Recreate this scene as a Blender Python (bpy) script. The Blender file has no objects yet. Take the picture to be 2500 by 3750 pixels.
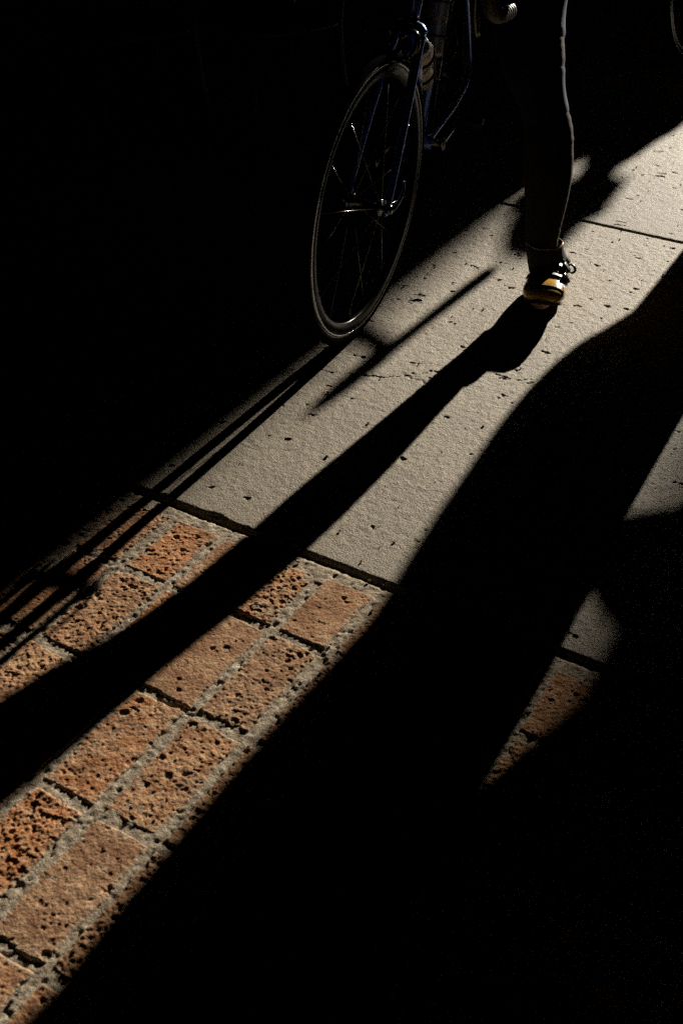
import bpy, math, random
import numpy as np
from mathutils import Vector, Matrix, Quaternion

random.seed(7)
RNG = np.random.default_rng(11)
R_ = math.radians
scene = bpy.context.scene
COL = scene.collection

# ------------------------------------------------------------------ camera
CAM_P, CAM_Y, CAM_R, CAM_H, CAM_F = 35.89, -29.79, 1.38, 1.293, 4153.0 / 3750.0
def camera_axes():
    p, y, r = R_(CAM_P), R_(CAM_Y), R_(CAM_R)
    f = Vector((math.sin(y) * math.cos(p), math.cos(y) * math.cos(p), -math.sin(p)))
    rt = Vector((math.cos(y), -math.sin(y), 0.0))
    up = rt.cross(f)
    c, s = math.cos(r), math.sin(r)
    return rt * c + up * s, up * c - rt * s, f
cam_d = bpy.data.cameras.new("camera")
cam = bpy.data.objects.new("camera", cam_d)
COL.objects.link(cam)
_r, _u, _f = camera_axes()
cam.matrix_world = Matrix(((_r.x, _u.x, -_f.x, 0), (_r.y, _u.y, -_f.y, 0), (_r.z, _u.z, -_f.z, CAM_H), (0, 0, 0, 1)))
cam_d.sensor_fit = 'VERTICAL'
cam_d.sensor_height = 36.0
cam_d.sensor_width = 24.0
cam_d.lens = 36.0 * CAM_F
cam_d.clip_start = 0.05
cam_d.clip_end = 300
cam_d.dof.use_dof = True
cam_d.dof.focus_distance = 2.55
cam_d.dof.aperture_fstop = 8.0
scene.camera = cam

# ------------------------------------------------------------------ sun, sky, exposure
K_SH = 3.38                       # shadow length per metre of height
SUN_DIR = Vector((-0.025, 1.0, 1.0 / K_SH)).normalized()
world = bpy.data.worlds.new("World")
scene.world = world
world.use_nodes = True
wn = world.node_tree
for n in list(wn.nodes):
    wn.nodes.remove(n)
sky = wn.nodes.new('ShaderNodeTexSky')
sky.sky_type = 'NISHITA'
sky.sun_disc = False
sky.sun_elevation = math.atan(1.0 / K_SH)
sky.sun_rotation = R_(-1.4)
bg = wn.nodes.new('ShaderNodeBackground')
bg.inputs['Strength'].default_value = 0.05
wo = wn.nodes.new('ShaderNodeOutputWorld')
wn.links.new(sky.outputs[0], bg.inputs['Color'])
wn.links.new(bg.outputs[0], wo.inputs['Surface'])
sun_d = bpy.data.lights.new("sun", 'SUN')
sun_d.energy = 5.0
sun_d.angle = R_(0.53)
sun_d.color = (1.0, 0.91, 0.77)
sun = bpy.data.objects.new("sun", sun_d)
COL.objects.link(sun)
sun.location = (-1.5, 30, 12)
sun.rotation_euler = (-SUN_DIR).to_track_quat('-Z', 'Y').to_euler()
vs = scene.view_settings
vs.view_transform = 'Standard'
vs.look = 'None'
vs.gamma = 1.0
vs.use_curve_mapping = False
vs.exposure = 0.95
scene.render.engine = 'CYCLES'
scene.cycles.use_denoising = False     # keep the fine mineral grain
scene.cycles.sample_clamp_indirect = 0.25
scene.cycles.max_bounces = 4
scene.cycles.diffuse_bounces = 1
scene.cycles.glossy_bounces = 2
scene.cycles.caustics_reflective = False
scene.cycles.caustics_refractive = False

# ------------------------------------------------------------------ object helpers
def tag(o, label=None, cat=None, group=None, kind=None):
    if label: o["label"] = label
    if cat: o["category"] = cat
    if group: o["group"] = group
    if kind: o["kind"] = kind
    return o

def empty(name, loc, rz=0.0):
    o = bpy.data.objects.new(name, None)
    o.empty_display_size = 0.1
    o.location = loc
    o.rotation_euler = (0, 0, rz)
    COL.objects.link(o)
    return o

def link(name, me, mat=None, parent=None, loc=None):
    o = bpy.data.objects.new(name, me)
    COL.objects.link(o)
    if mat and not me.materials:
        me.materials.append(mat)
    if parent:
        o.parent = parent
    if loc is not None:
        o.location = loc
    return o

class MB:
    """Collects shapes given in world space; build() makes one mesh relative to an origin."""
    def __init__(self):
        self.v, self.f, self.n = [], [], 0
    def add(self, v, f):
        v = np.asarray(v, float).reshape(-1, 3)
        self.v.append(v)
        self.f.extend([tuple(int(i) + self.n for i in q) for q in f])
        self.n += len(v)
        return self
    def mesh(self, name, origin=(0, 0, 0), smooth=True):
        v = np.concatenate(self.v) - np.asarray(origin, float)
        me = bpy.data.meshes.new(name)
        me.from_pydata(v.tolist(), [], self.f)
        if smooth:
            me.polygons.foreach_set("use_smooth", [True] * len(me.polygons))
        me.update()
        return me
    def build(self, name, mat, parent=None, origin=(0, 0, 0), smooth=True):
        o = link(name, self.mesh(name, origin, smooth), mat, parent)
        if not smooth is True:
            pass
        return o

def nrm(v):
    v = np.asarray(v, float)
    return v / (np.linalg.norm(v) + 1e-12)

def resample(pts, n):
    """Catmull-Rom through the rows of pts (any number of columns)."""
    pts = np.asarray(pts, float)
    if len(pts) < 3:
        t = np.linspace(0, 1, n)[:, None]
        return pts[0] * (1 - t) + pts[-1] * t
    P = np.vstack([2 * pts[0] - pts[1], pts, 2 * pts[-1] - pts[-2]])
    out = []
    for u in np.linspace(0, len(pts) - 1, n):
        i = min(int(u), len(pts) - 2)
        t = u - i
        a, b, c, d = P[i], P[i + 1], P[i + 2], P[i + 3]
        out.append(0.5 * (2 * b + (c - a) * t + (2 * a - 5 * b + 4 * c - d) * t * t + (3 * b - a - 3 * c + d) * t ** 3))
    return np.array(out)

def tube(path, rad, seg=12, ref=(0, 0, 1), cap=True, closed=False):
    """rad: scalar, per-point scalars, or per-point (r_side, r_other)."""
    path = np.asarray(path, float)
    n = len(path)
    rad = np.asarray(rad, float)
    if rad.ndim == 0:
        rad = np.full((n, 2), float(rad))
    elif rad.ndim == 1:
        rad = np.stack([rad, rad], 1)
    ang = np.linspace(0, 2 * np.pi, seg, endpoint=False)
    V = np.zeros((n, seg, 3))
    side = None
    for i in range(n):
        if closed:
            t = nrm(path[(i + 1) % n] - path[i - 1])
        else:
            t = nrm(path[min(i + 1, n - 1)] - path[max(i - 1, 0)])
        if side is None:
            r = np.asarray(ref, float)
            if abs(np.dot(r, t)) > 0.95:
                r = np.array([1.0, 0, 0]) if abs(t[0]) < 0.9 else np.array([0, 1.0, 0])
            side = nrm(np.cross(t, r))
        side = nrm(side - np.dot(side, t) * t)
        oth = np.cross(side, t)
        V[i] = path[i] + rad[i, 0] * np.cos(ang)[:, None] * side + rad[i, 1] * np.sin(ang)[:, None] * oth
    F = []
    m = n if closed else n - 1
    for i in range(m):
        k = (i + 1) % n
        for j in range(seg):
            q = (j + 1) % seg
            F.append((i * seg + j, i * seg + q, k * seg + q, k * seg + j))
    if cap and not closed:
        F.append(tuple(range(seg))[::-1])
        F.append(tuple((n - 1) * seg + j for j in range(seg)))
    return V.reshape(-1, 3), F

def box(c, ax, ay, az):
    """Box with centre c and half-extent vectors."""
    c, ax, ay, az = (np.asarray(k, float) for k in (c, ax, ay, az))
    V = [c + sx * ax + sy * ay + sz * az for sz in (-1, 1) for sy in (-1, 1) for sx in (-1, 1)]
    F = [(0, 2, 3, 1), (4, 5, 7, 6), (0, 1, 5, 4), (2, 6, 7, 3), (0, 4, 6, 2), (1, 3, 7, 5)]
    return V, F

def abox(x0, x1, y0, y1, z0, z1):
    return box(((x0 + x1) / 2, (y0 + y1) / 2, (z0 + z1) / 2), ((x1 - x0) / 2, 0, 0), (0, (y1 - y0) / 2, 0), (0, 0, (z1 - z0) / 2))

def bevel_box(c, ax, ay, az, b=0.12):
    """Rounded block: a superellipse loft along az."""
    c, ax, ay, az = (np.asarray(k, float) for k in (c, ax, ay, az))
    ang = np.linspace(0, 2 * np.pi, 20, endpoint=False) + np.pi / 20
    def se(a):
        ca, sa = np.cos(a), np.sin(a)
        return np.sign(ca) * np.abs(ca) ** 0.35, np.sign(sa) * np.abs(sa) ** 0.35
    u, w = se(ang)
    V, F = [], []
    lv = [(-1, 1 - b), (-1 + b, 1), (1 - b, 1), (1, 1 - b)]
    for z, s in lv:
        V += [c + s * (u[j] * ax + w[j] * ay) + z * az for j in range(20)]
    for i in range(3):
        for j in range(20):
            q = (j + 1) % 20
            F.append((i * 20 + j, i * 20 + q, i * 20 + 20 + q, i * 20 + 20 + j))
    F.append(tuple(range(20))[::-1])
    F.append(tuple(60 + j for j in range(20)))
    return V, F

def ellipsoid(c, rx, ry, rz, nu=20, nv=12, axes=None):
    A = np.eye(3) if axes is None else np.asarray(axes, float)
    V = [np.array([0, 0, -rz])]
    for i in range(1, nv):
        t = -np.pi / 2 + np.pi * i / nv
        for j in range(nu):
            a = 2 * np.pi * j / nu
            V.append(np.array([rx * np.cos(t) * np.cos(a), ry * np.cos(t) * np.sin(a), rz * np.sin(t)]))
    V.append(np.array([0, 0, rz]))
    V = np.array(V) @ A + np.asarray(c, float)
    F = []
    for j in range(nu):
        F.append((0, 1 + (j + 1) % nu, 1 + j))
    for i in range(nv - 2):
        for j in range(nu):
            q = (j + 1) % nu
            F.append((1 + i * nu + j, 1 + i * nu + q, 1 + (i + 1) * nu + q, 1 + (i + 1) * nu + j))
    L = len(V) - 1
    for j in range(nu):
        F.append((L, 1 + (nv - 2) * nu + j, 1 + (nv - 2) * nu + (j + 1) % nu))
    return V, F

def ring(c, ax, e1, e2, prof, n=96):
    """Lathe: profile of (radius, offset along ax), closed profile, about axis ax through c."""
    c, ax, e1, e2 = (np.asarray(k, float) for k in (c, ax, e1, e2))
    m = len(prof)
    V = []
    for i in range(n):
        t = 2 * np.pi * i / n
        d = np.cos(t) * e1 + np.sin(t) * e2
        for r, o in prof:
            V.append(c + r * d + o * ax)
    F = []
    for i in range(n):
        k = (i + 1) % n
        for j in range(m):
            q = (j + 1) % m
            F.append((i * m + j, i * m + q, k * m + q, k * m + j))
    return V, F

def remesh_joined(mb, name, voxel, smooth_iter=4, origin=(0, 0, 0)):
    """One continuous surface out of overlapping closed shapes."""
    me = mb.mesh(name + "_src", origin)
    o = bpy.data.objects.new(name + "_src", me)
    COL.objects.link(o)
    md = o.modifiers.new("r", 'REMESH')
    md.mode = 'VOXEL'
    md.voxel_size = voxel
    md.use_smooth_shade = True
    ms = o.modifiers.new("s", 'SMOOTH')
    ms.factor = 0.5
    ms.iterations = smooth_iter
    dg = bpy.context.evaluated_depsgraph_get()
    out = bpy.data.meshes.new_from_object(o.evaluated_get(dg))
    out.name = name
    bpy.data.objects.remove(o)
    bpy.data.meshes.remove(me)
    return out

# ------------------------------------------------------------------ noise for real relief
def vnoise(X, Y, freq, seed):
    rg = np.random.default_rng(seed)
    T = rg.random((257, 257))
    x, y = X * freq + seed * 3.17, Y * freq + seed * 7.31
    xi, yi = np.floor(x).astype(int), np.floor(y).astype(int)
    fx, fy = x - xi, y - yi
    fx, fy = fx * fx * (3 - 2 * fx), fy * fy * (3 - 2 * fy)
    a, b = xi % 256, yi % 256
    a1, b1 = (a + 1) % 256, (b + 1) % 256
    return (T[a, b] * (1 - fx) * (1 - fy) + T[a1, b] * fx * (1 - fy) + T[a, b1] * (1 - fx) * fy + T[a1, b1] * fx * fy)

def fbm(X, Y, freq, seed, octs=4, gain=0.55):
    s, a, t = 0.0, 1.0, 0.0
    for k in range(octs):
        s = s + a * vnoise(X, Y, freq * 2 ** k, seed + 13 * k)
        t += a
        a *= gain
    return s / t

def sstep(a, b, x):
    t = np.clip((x - a) / (b - a), 0, 1)
    return t * t * (3 - 2 * t)

def grid_mesh(name, xs, ys, Z, skirt):
    """Height field with a skirt going down to z = skirt."""
    nx, ny = len(xs), len(ys)
    X, Y = np.meshgrid(xs, ys, indexing='ij')
    V = np.stack([X, Y, Z], 2).reshape(-1, 3)
    idx = np.arange(nx * ny).reshape(nx, ny)
    Q = np.stack([idx[:-1, :-1], idx[1:, :-1], idx[1:, 1:], idx[:-1, 1:]], 2).reshape(-1, 4)
    per = np.concatenate([idx[:, 0], idx[-1, 1:], idx[-2::-1, -1], idx[0, -2:0:-1]])
    SV = V[per].copy()
    SV[:, 2] = skirt
    base = len(V)
    m = len(per)
    a = np.arange(m)
    b = (a + 1) % m
    SQ = np.stack([base + a, base + b, per[b], per[a]], 1)
    V = np.concatenate([V, SV])
    Q = np.concatenate([Q, SQ]).astype(np.int32)
    me = bpy.data.meshes.new(name)
    me.vertices.add(len(V))
    me.vertices.foreach_set("co", V.astype(np.float32).ravel())
    me.loops.add(Q.size)
    me.loops.foreach_set("vertex_index", Q.ravel())
    me.polygons.add(len(Q))
    me.polygons.foreach_set("loop_start", np.arange(0, Q.size, 4, dtype=np.int32))
    me.polygons.foreach_set("use_smooth", np.ones(len(Q), bool))
    me.update(calc_edges=True)
    return me

# ------------------------------------------------------------------ materials
def newmat(name):
    m = bpy.data.materials.new(name)
    m.use_nodes = True
    nt = m.node_tree
    return m, nt, nt.nodes['Principled BSDF']

def nd(nt, t, **kw):
    n = nt.nodes.new(t)
    for k, v in kw.items():
        if k in n.inputs: n.inputs[k].default_value = v
        else: setattr(n, k, v)
    return n

def ramp(nt, fac, stops):
    r = nt.nodes.new('ShaderNodeValToRGB')
    el = r.color_ramp.elements
    el[0].position, el[0].color = stops[0][0], (*stops[0][1], 1)
    el[1].position, el[1].color = stops[-1][0], (*stops[-1][1], 1)
    for p, c in stops[1:-1]:
        e = el.new(p)
        e.color = (*c, 1)
    nt.links.new(fac, r.inputs[0])
    return r.outputs[0]

def mixc(nt, fac, a, b, mode='MIX'):
    m = nt.nodes.new('ShaderNodeMix')
    m.data_type = 'RGBA'
    m.blend_type = mode
    for sock, val in ((m.inputs[0], fac), (m.inputs[6], a), (m.inputs[7], b)):
        if isinstance(val, (int, float)): sock.default_value = val
        elif isinstance(val, tuple): sock.default_value = (*val, 1)
        else: nt.links.new(val, sock)
    return m.outputs[2]

def noise(nt, vec, scale, detail=4, rough=0.6):
    n = nd(nt, 'ShaderNodeTexNoise', Scale=scale, Detail=detail, Roughness=rough)
    nt.links.new(vec, n.inputs['Vector'])
    return n.outputs['Fac']

def math_n(nt, op, a, b=None):
    m = nt.nodes.new('ShaderNodeMath')
    m.operation = op
    for s, v in zip(m.inputs, (a, b)):
        if v is None: continue
        if isinstance(v, (int, float)): s.default_value = v
        else: nt.links.new(v, s)
    return m.outputs[0]

def bump(nt, p, h, dist, strength=1.0, prev=None):
    b = nd(nt, 'ShaderNodeBump', Strength=strength, Distance=dist)
    nt.links.new(h, b.inputs['Height'])
    if prev is not None: nt.links.new(prev, b.inputs['Normal'])
    if p is not None: nt.links.new(b.outputs[0], p.inputs['Normal'])
    return b.outputs[0]

def obj_vec(nt, offset_random=False):
    tc = nt.nodes.new('ShaderNodeTexCoord')
    if not offset_random: return tc.outputs['Object'], None
    oi = nt.nodes.new('ShaderNodeObjectInfo')
    sc = nt.nodes.new('ShaderNodeVectorMath')
    sc.operation = 'SCALE'
    sc.inputs[0].default_value = (37.1, 91.7, 13.3)
    nt.links.new(oi.outputs['Random'], sc.inputs['Scale'])
    ad = nt.nodes.new('ShaderNodeVectorMath')
    nt.links.new(tc.outputs['Object'], ad.inputs[0])
    nt.links.new(sc.outputs[0], ad.inputs[1])
    return ad.outputs[0], oi.outputs['Random']

def mat_concrete():
    m, nt, p = newmat("weathered_concrete")
    v, _ = obj_vec(nt)
    big = noise(nt, v, 2.6, 3, 0.6)
    mid = noise(nt, v, 16, 4, 0.65)
    fine = noise(nt, v, 230, 3, 0.75)
    c = ramp(nt, big, [(0.32, (0.205, 0.168, 0.110)), (0.5, (0.268, 0.226, 0.160)), (0.68, (0.300, 0.262, 0.194))])
    c = mixc(nt, ramp(nt, mid, [(0.35, (0, 0, 0)), (0.75, (0.45, 0.45, 0.45))]), c, (0.24, 0.205, 0.15))
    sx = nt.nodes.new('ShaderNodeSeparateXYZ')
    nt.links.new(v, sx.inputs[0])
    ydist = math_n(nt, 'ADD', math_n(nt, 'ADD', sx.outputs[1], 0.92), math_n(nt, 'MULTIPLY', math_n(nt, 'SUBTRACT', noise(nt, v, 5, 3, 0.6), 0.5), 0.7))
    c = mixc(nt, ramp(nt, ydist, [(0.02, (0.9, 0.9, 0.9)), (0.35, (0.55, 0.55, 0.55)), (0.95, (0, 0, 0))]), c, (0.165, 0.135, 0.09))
    blot = noise(nt, v, 7.5, 5, 0.7)
    c = mixc(nt, ramp(nt, blot, [(0.52, (0, 0, 0)), (0.72, (0.55, 0.55, 0.55))]), c, (0.20, 0.165, 0.115))
    sp = ramp(nt, fine, [(0.30, (0.28, 0.26, 0.23)), (0.48, (1, 1, 1)), (0.66, (1.5, 1.47, 1.40))])
    c = mixc(nt, 1.0, c, sp, 'MULTIPLY')
    nt.links.new(c, p.inputs['Base Color'])
    p.inputs['Roughness'].default_value = 0.65
    p.inputs['Specular IOR Level'].default_value = 0.3
    b1 = bump(nt, None, noise(nt, v, 330, 2, 0.75), 0.0030, 1.0)
    bump(nt, p, noise(nt, v, 200, 3, 0.7), 0.0026, 1.0, b1)
    return m

def mat_brick():
    m, nt, p = newmat("old_fired_brick")
    v, rnd = obj_vec(nt, True)
    mid = noise(nt, v, 55, 4, 0.65)
    big = noise(nt, v, 14, 3, 0.6)
    fine = noise(nt, v, 260, 3, 0.75)
    a = ramp(nt, rnd, [(0.0, (0.36, 0.140, 0.050)), (0.3, (0.29, 0.148, 0.075)), (0.6, (0.24, 0.140, 0.083)), (0.8, (0.33, 0.155, 0.070)), (1.0, (0.32, 0.172, 0.090))])
    c = mixc(nt, ramp(nt, mid, [(0.40, (0, 0, 0)), (0.66, (0.8, 0.8, 0.8))]), a, (0.50, 0.325, 0.19))
    c = mixc(nt, ramp(nt, big, [(0.42, (0, 0, 0)), (0.68, (0.65, 0.65, 0.65))]), c, (0.165, 0.075, 0.036))
    at = nd(nt, 'ShaderNodeAttribute', attribute_name="smear")
    c = mixc(nt, at.outputs['Fac'], c, (0.33, 0.272, 0.20))
    sp = ramp(nt, fine, [(0.32, (0.55, 0.53, 0.5)), (0.5, (1, 1, 1)), (0.68, (1.3, 1.28, 1.24))])
    c = mixc(nt, 1.0, c, sp, 'MULTIPLY')
    nt.links.new(c, p.inputs['Base Color'])
    p.inputs['Roughness'].default_value = 0.95
    p.inputs['Specular IOR Level'].default_value = 0.12
    b1 = bump(nt, None, noise(nt, v, 330, 3, 0.65), 0.0016, 1.0)
    bump(nt, p, noise(nt, v, 150, 4, 0.65), 0.0024, 1.0, b1)
    return m

def mat_mortar():
    m, nt, p = newmat("lime_mortar")
    v, _ = obj_vec(nt)
    c = ramp(nt, noise(nt, v, 60, 4, 0.65), [(0.3, (0.17, 0.13, 0.088)), (0.5, (0.30, 0.248, 0.184)), (0.72, (0.50, 0.435, 0.34))])
    c = mixc(nt, 1.0, c, ramp(nt, noise(nt, v, 380, 3, 0.7), [(0.3, (0.45, 0.44, 0.42)), (0.5, (1, 1, 1)), (0.7, (1.3, 1.28, 1.25))]), 'MULTIPLY')
    nt.links.new(c, p.inputs['Base Color'])
    p.inputs['Roughness'].default_value = 0.95
    p.inputs['Specular IOR Level'].default_value = 0.1
    b1 = bump(nt, None, noise(nt, v, 320, 3, 0.75), 0.0026, 1.0)
    bump(nt, p, noise(nt, v, 170, 3, 0.7), 0.0028, 1.0, b1)
    return m

def mat_plain(name, col, rough=0.5, metal=0.0, coat=0.0, spec=0.5, scale=60, var=0.25, bmp=0.0, sheen=0.0, bscale=300, coatr=0.06):
    m, nt, p = newmat(name)
    v, _ = obj_vec(nt)
    lo = tuple(max(0, c * (1 - var)) for c in col)
    hi = tuple(min(1, c * (1 + var)) for c in col)
    c = ramp(nt, noise(nt, v, scale, 4, 0.6), [(0.3, lo), (0.7, hi)])
    nt.links.new(c, p.inputs['Base Color'])
    rr = ramp(nt, noise(nt, v, scale * 1.7, 3, 0.6), [(0.3, (rough * 0.8,) * 3), (0.7, (min(1, rough * 1.25),) * 3)])
    nt.links.new(rr, p.inputs['Roughness'])
    p.inputs['Metallic'].default_value = metal
    p.inputs['Coat Weight'].default_value = coat
    p.inputs['Coat Roughness'].default_value = coatr
    p.inputs['Specular IOR Level'].default_value = spec
    if sheen:
        p.inputs['Sheen Weight'].default_value = sheen
        p.inputs['Sheen Roughness'].default_value = 0.45
        p.inputs['Sheen Tint'].default_value = (*hi, 1)
    if bmp:
        bump(nt, p, noise(nt, v, bscale, 3, 0.6), bmp, 1.0)
    return m

M = dict(
    concrete=mat_concrete(), brick=mat_brick(), mortar=mat_mortar(),
    ground=mat_plain("sand_bed", (0.12, 0.10, 0.08), 0.95, bmp=0.002, spec=0.1),
    wall=mat_plain("dark_enclosure", (0.05, 0.045, 0.04), 0.9, scale=4, bmp=0.002, spec=0.1),
    paint=mat_plain("blue_bicycle_paint", (0.05, 0.14, 0.55), 0.32, 0.55, coat=1.0, var=0.06, coatr=0.08),
    chrome=mat_plain("polished_alloy", (0.15, 0.147, 0.14), 0.16, 1.0, var=0.06),
    steel=mat_plain("spoke_steel", (0.13, 0.12, 0.105), 0.2, 1.0, var=0.05),
    rim=mat_plain("black_anodised_rim", (0.012, 0.010, 0.008), 0.24, 0.0, var=0.2, scale=25, spec=0.04),
    rubber=mat_plain("tyre_rubber", (0.007, 0.0065, 0.006), 0.9, scale=90, bmp=0.0006, bscale=220, spec=0.0),
    blackm=mat_plain("black_component", (0.012, 0.012, 0.013), 0.45, 0.0, spec=0.25),
    bottle=mat_plain("silver_bottle", (0.42, 0.38, 0.33), 0.38, 0.55, var=0.12),
    leather=mat_plain("black_leather", (0.012, 0.011, 0.011), 0.42, bmp=0.0004, spec=0.3),
    tights=mat_plain("black_tights", (0.030, 0.026, 0.024), 0.9, scale=200, bmp=0.0005, bscale=900, sheen=0.5, spec=0.15),
    navy=mat_plain("navy_lycra", (0.018, 0.026, 0.055), 0.75, scale=200, bmp=0.0004, bscale=900, sheen=0.5, spec=0.2),
    skin=mat_plain("skin", (0.42, 0.25, 0.18), 0.55, var=0.08),
    jersey=mat_plain("dark_jersey", (0.02, 0.025, 0.04), 0.85, sheen=0.2),
    coat=mat_plain("dark_wool", (0.022, 0.02, 0.02), 0.95, scale=120, bmp=0.001, sheen=0.3, spec=0.1),
    hair=mat_plain("dark_hair", (0.02, 0.013, 0.01), 0.5, scale=150, var=0.5),
    yellow=mat_plain("gold_leather", (0.56, 0.30, 0.018), 0.2, var=0.12, coat=0.5, bmp=0.0002, scale=30),
    sole=mat_plain("shoe_sole", (0.02, 0.018, 0.016), 0.8, spec=0.1),
    stitch=mat_plain("yellow_stitching", (0.6, 0.38, 0.06), 0.7),
    mesh=mat_plain("grey_mesh_cloth", (0.25, 0.25, 0.24), 0.7, scale=700, var=0.9, bmp=0.0006),
    print_=mat_plain("grey_print", (0.045, 0.055, 0.055), 0.5),
    chair=mat_plain("dark_blue_enamel", (0.008, 0.014, 0.05), 0.3, 0.0, coat=0.2, var=0.1, spec=0.3),
    leaf=mat_plain("dry_leaf", (0.055, 0.035, 0.02), 0.8, bmp=0.0005),
    pale=mat_plain("pale_leaf", (0.5, 0.38, 0.2), 0.7, bmp=0.0006),
    tape=mat_plain("pale_bar_tape", (0.16, 0.14, 0.125), 0.45, var=0.1),
    lever=mat_plain("hood_rubber", (0.02, 0.02, 0.02), 0.6),
)

# ------------------------------------------------------------------ ground: slabs, bricks, mortar
V0, V2 = 1.4035, 3.2436           # the two slab joints seen in the picture
ROW, COLW = 0.2258, 0.1105        # brick module
SLAB = V2 - V0
pav = MB().add(*abox(-60, 60, -60, 60, -0.30, -0.052)).build("pavement", M['ground'], smooth=False)
tag(pav, kind='structure')

def axis(lo, hi, a, b, fine, coarse):
    """Sample positions lo..hi, fine inside a..b."""
    parts = []
    if a > lo: parts.append(np.linspace(lo, a, max(2, int((a - lo) / coarse) + 1))[:-1])
    n = max(2, int((min(b, hi) - max(a, lo)) / fine) + 1)
    parts.append(np.linspace(max(a, lo), min(b, hi), n))
    if b < hi: parts.append(np.linspace(b, hi, max(2, int((hi - b) / coarse) + 1))[1:])
    return np.concatenate(parts)

def carve_pits(X, Y, Z, pits, seed):
    for (x, y, r, d) in pits:
        i0, i1 = np.searchsorted(X[:, 0], x - 2 * r), np.searchsorted(X[:, 0], x + 2 * r)
        j0, j1 = np.searchsorted(Y[0], y - 2 * r), np.searchsorted(Y[0], y + 2 * r)
        if i1 <= i0 or j1 <= j0: continue
        xs, ys = X[i0:i1, j0:j1], Y[i0:i1, j0:j1]
        wob = 1 + 0.7 * (vnoise(xs, ys, 1.4 / r, seed) - 0.5)
        q = np.sqrt((xs - x) ** 2 + (ys - y) ** 2) / (r * wob)
        Z[i0:i1, j0:j1] -= d * (1 - sstep(0.55, 1.05, q))

def crack(X, Y, Z, pts, w, d, seed):
    pts = resample(pts, 90)
    rg = np.random.default_rng(seed)
    jag = np.cumsum(rg.normal(0, 0.0022, pts.shape), 0)
    jag -= np.linspace(0, 1, len(pts))[:, None] * jag[-1]
    pts = pts + jag + rg.normal(0, 0.0011, pts.shape)
    pts = np.stack([np.interp(np.linspace(0, 1, 360), np.linspace(0, 1, len(pts)), pts[:, k]) for k in (0, 1)], 1)
    for k, (x, y) in enumerate(pts):
        ww = w * (0.25 + 1.1 * abs(math.sin(0.05 * k + 2.0 * math.sin(0.017 * k)))) * math.sin(math.pi * (k + 3) / (len(pts) + 6)) ** 0.5
        i0, i1 = np.searchsorted(X[:, 0], x - 3 * w), np.searchsorted(X[:, 0], x + 3 * w)
        j0, j1 = np.searchsorted(Y[0], y - 3 * w), np.searchsorted(Y[0], y + 3 * w)
        if i1 <= i0 or j1 <= j0: continue
        q = np.hypot(X[i0:i1, j0:j1] - x, Y[i0:i1, j0:j1] - y) / ww
        Z[i0:i1, j0:j1] = np.minimum(Z[i0:i1, j0:j1], -d * (1 - sstep(0.5, 1.3, q)))

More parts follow.
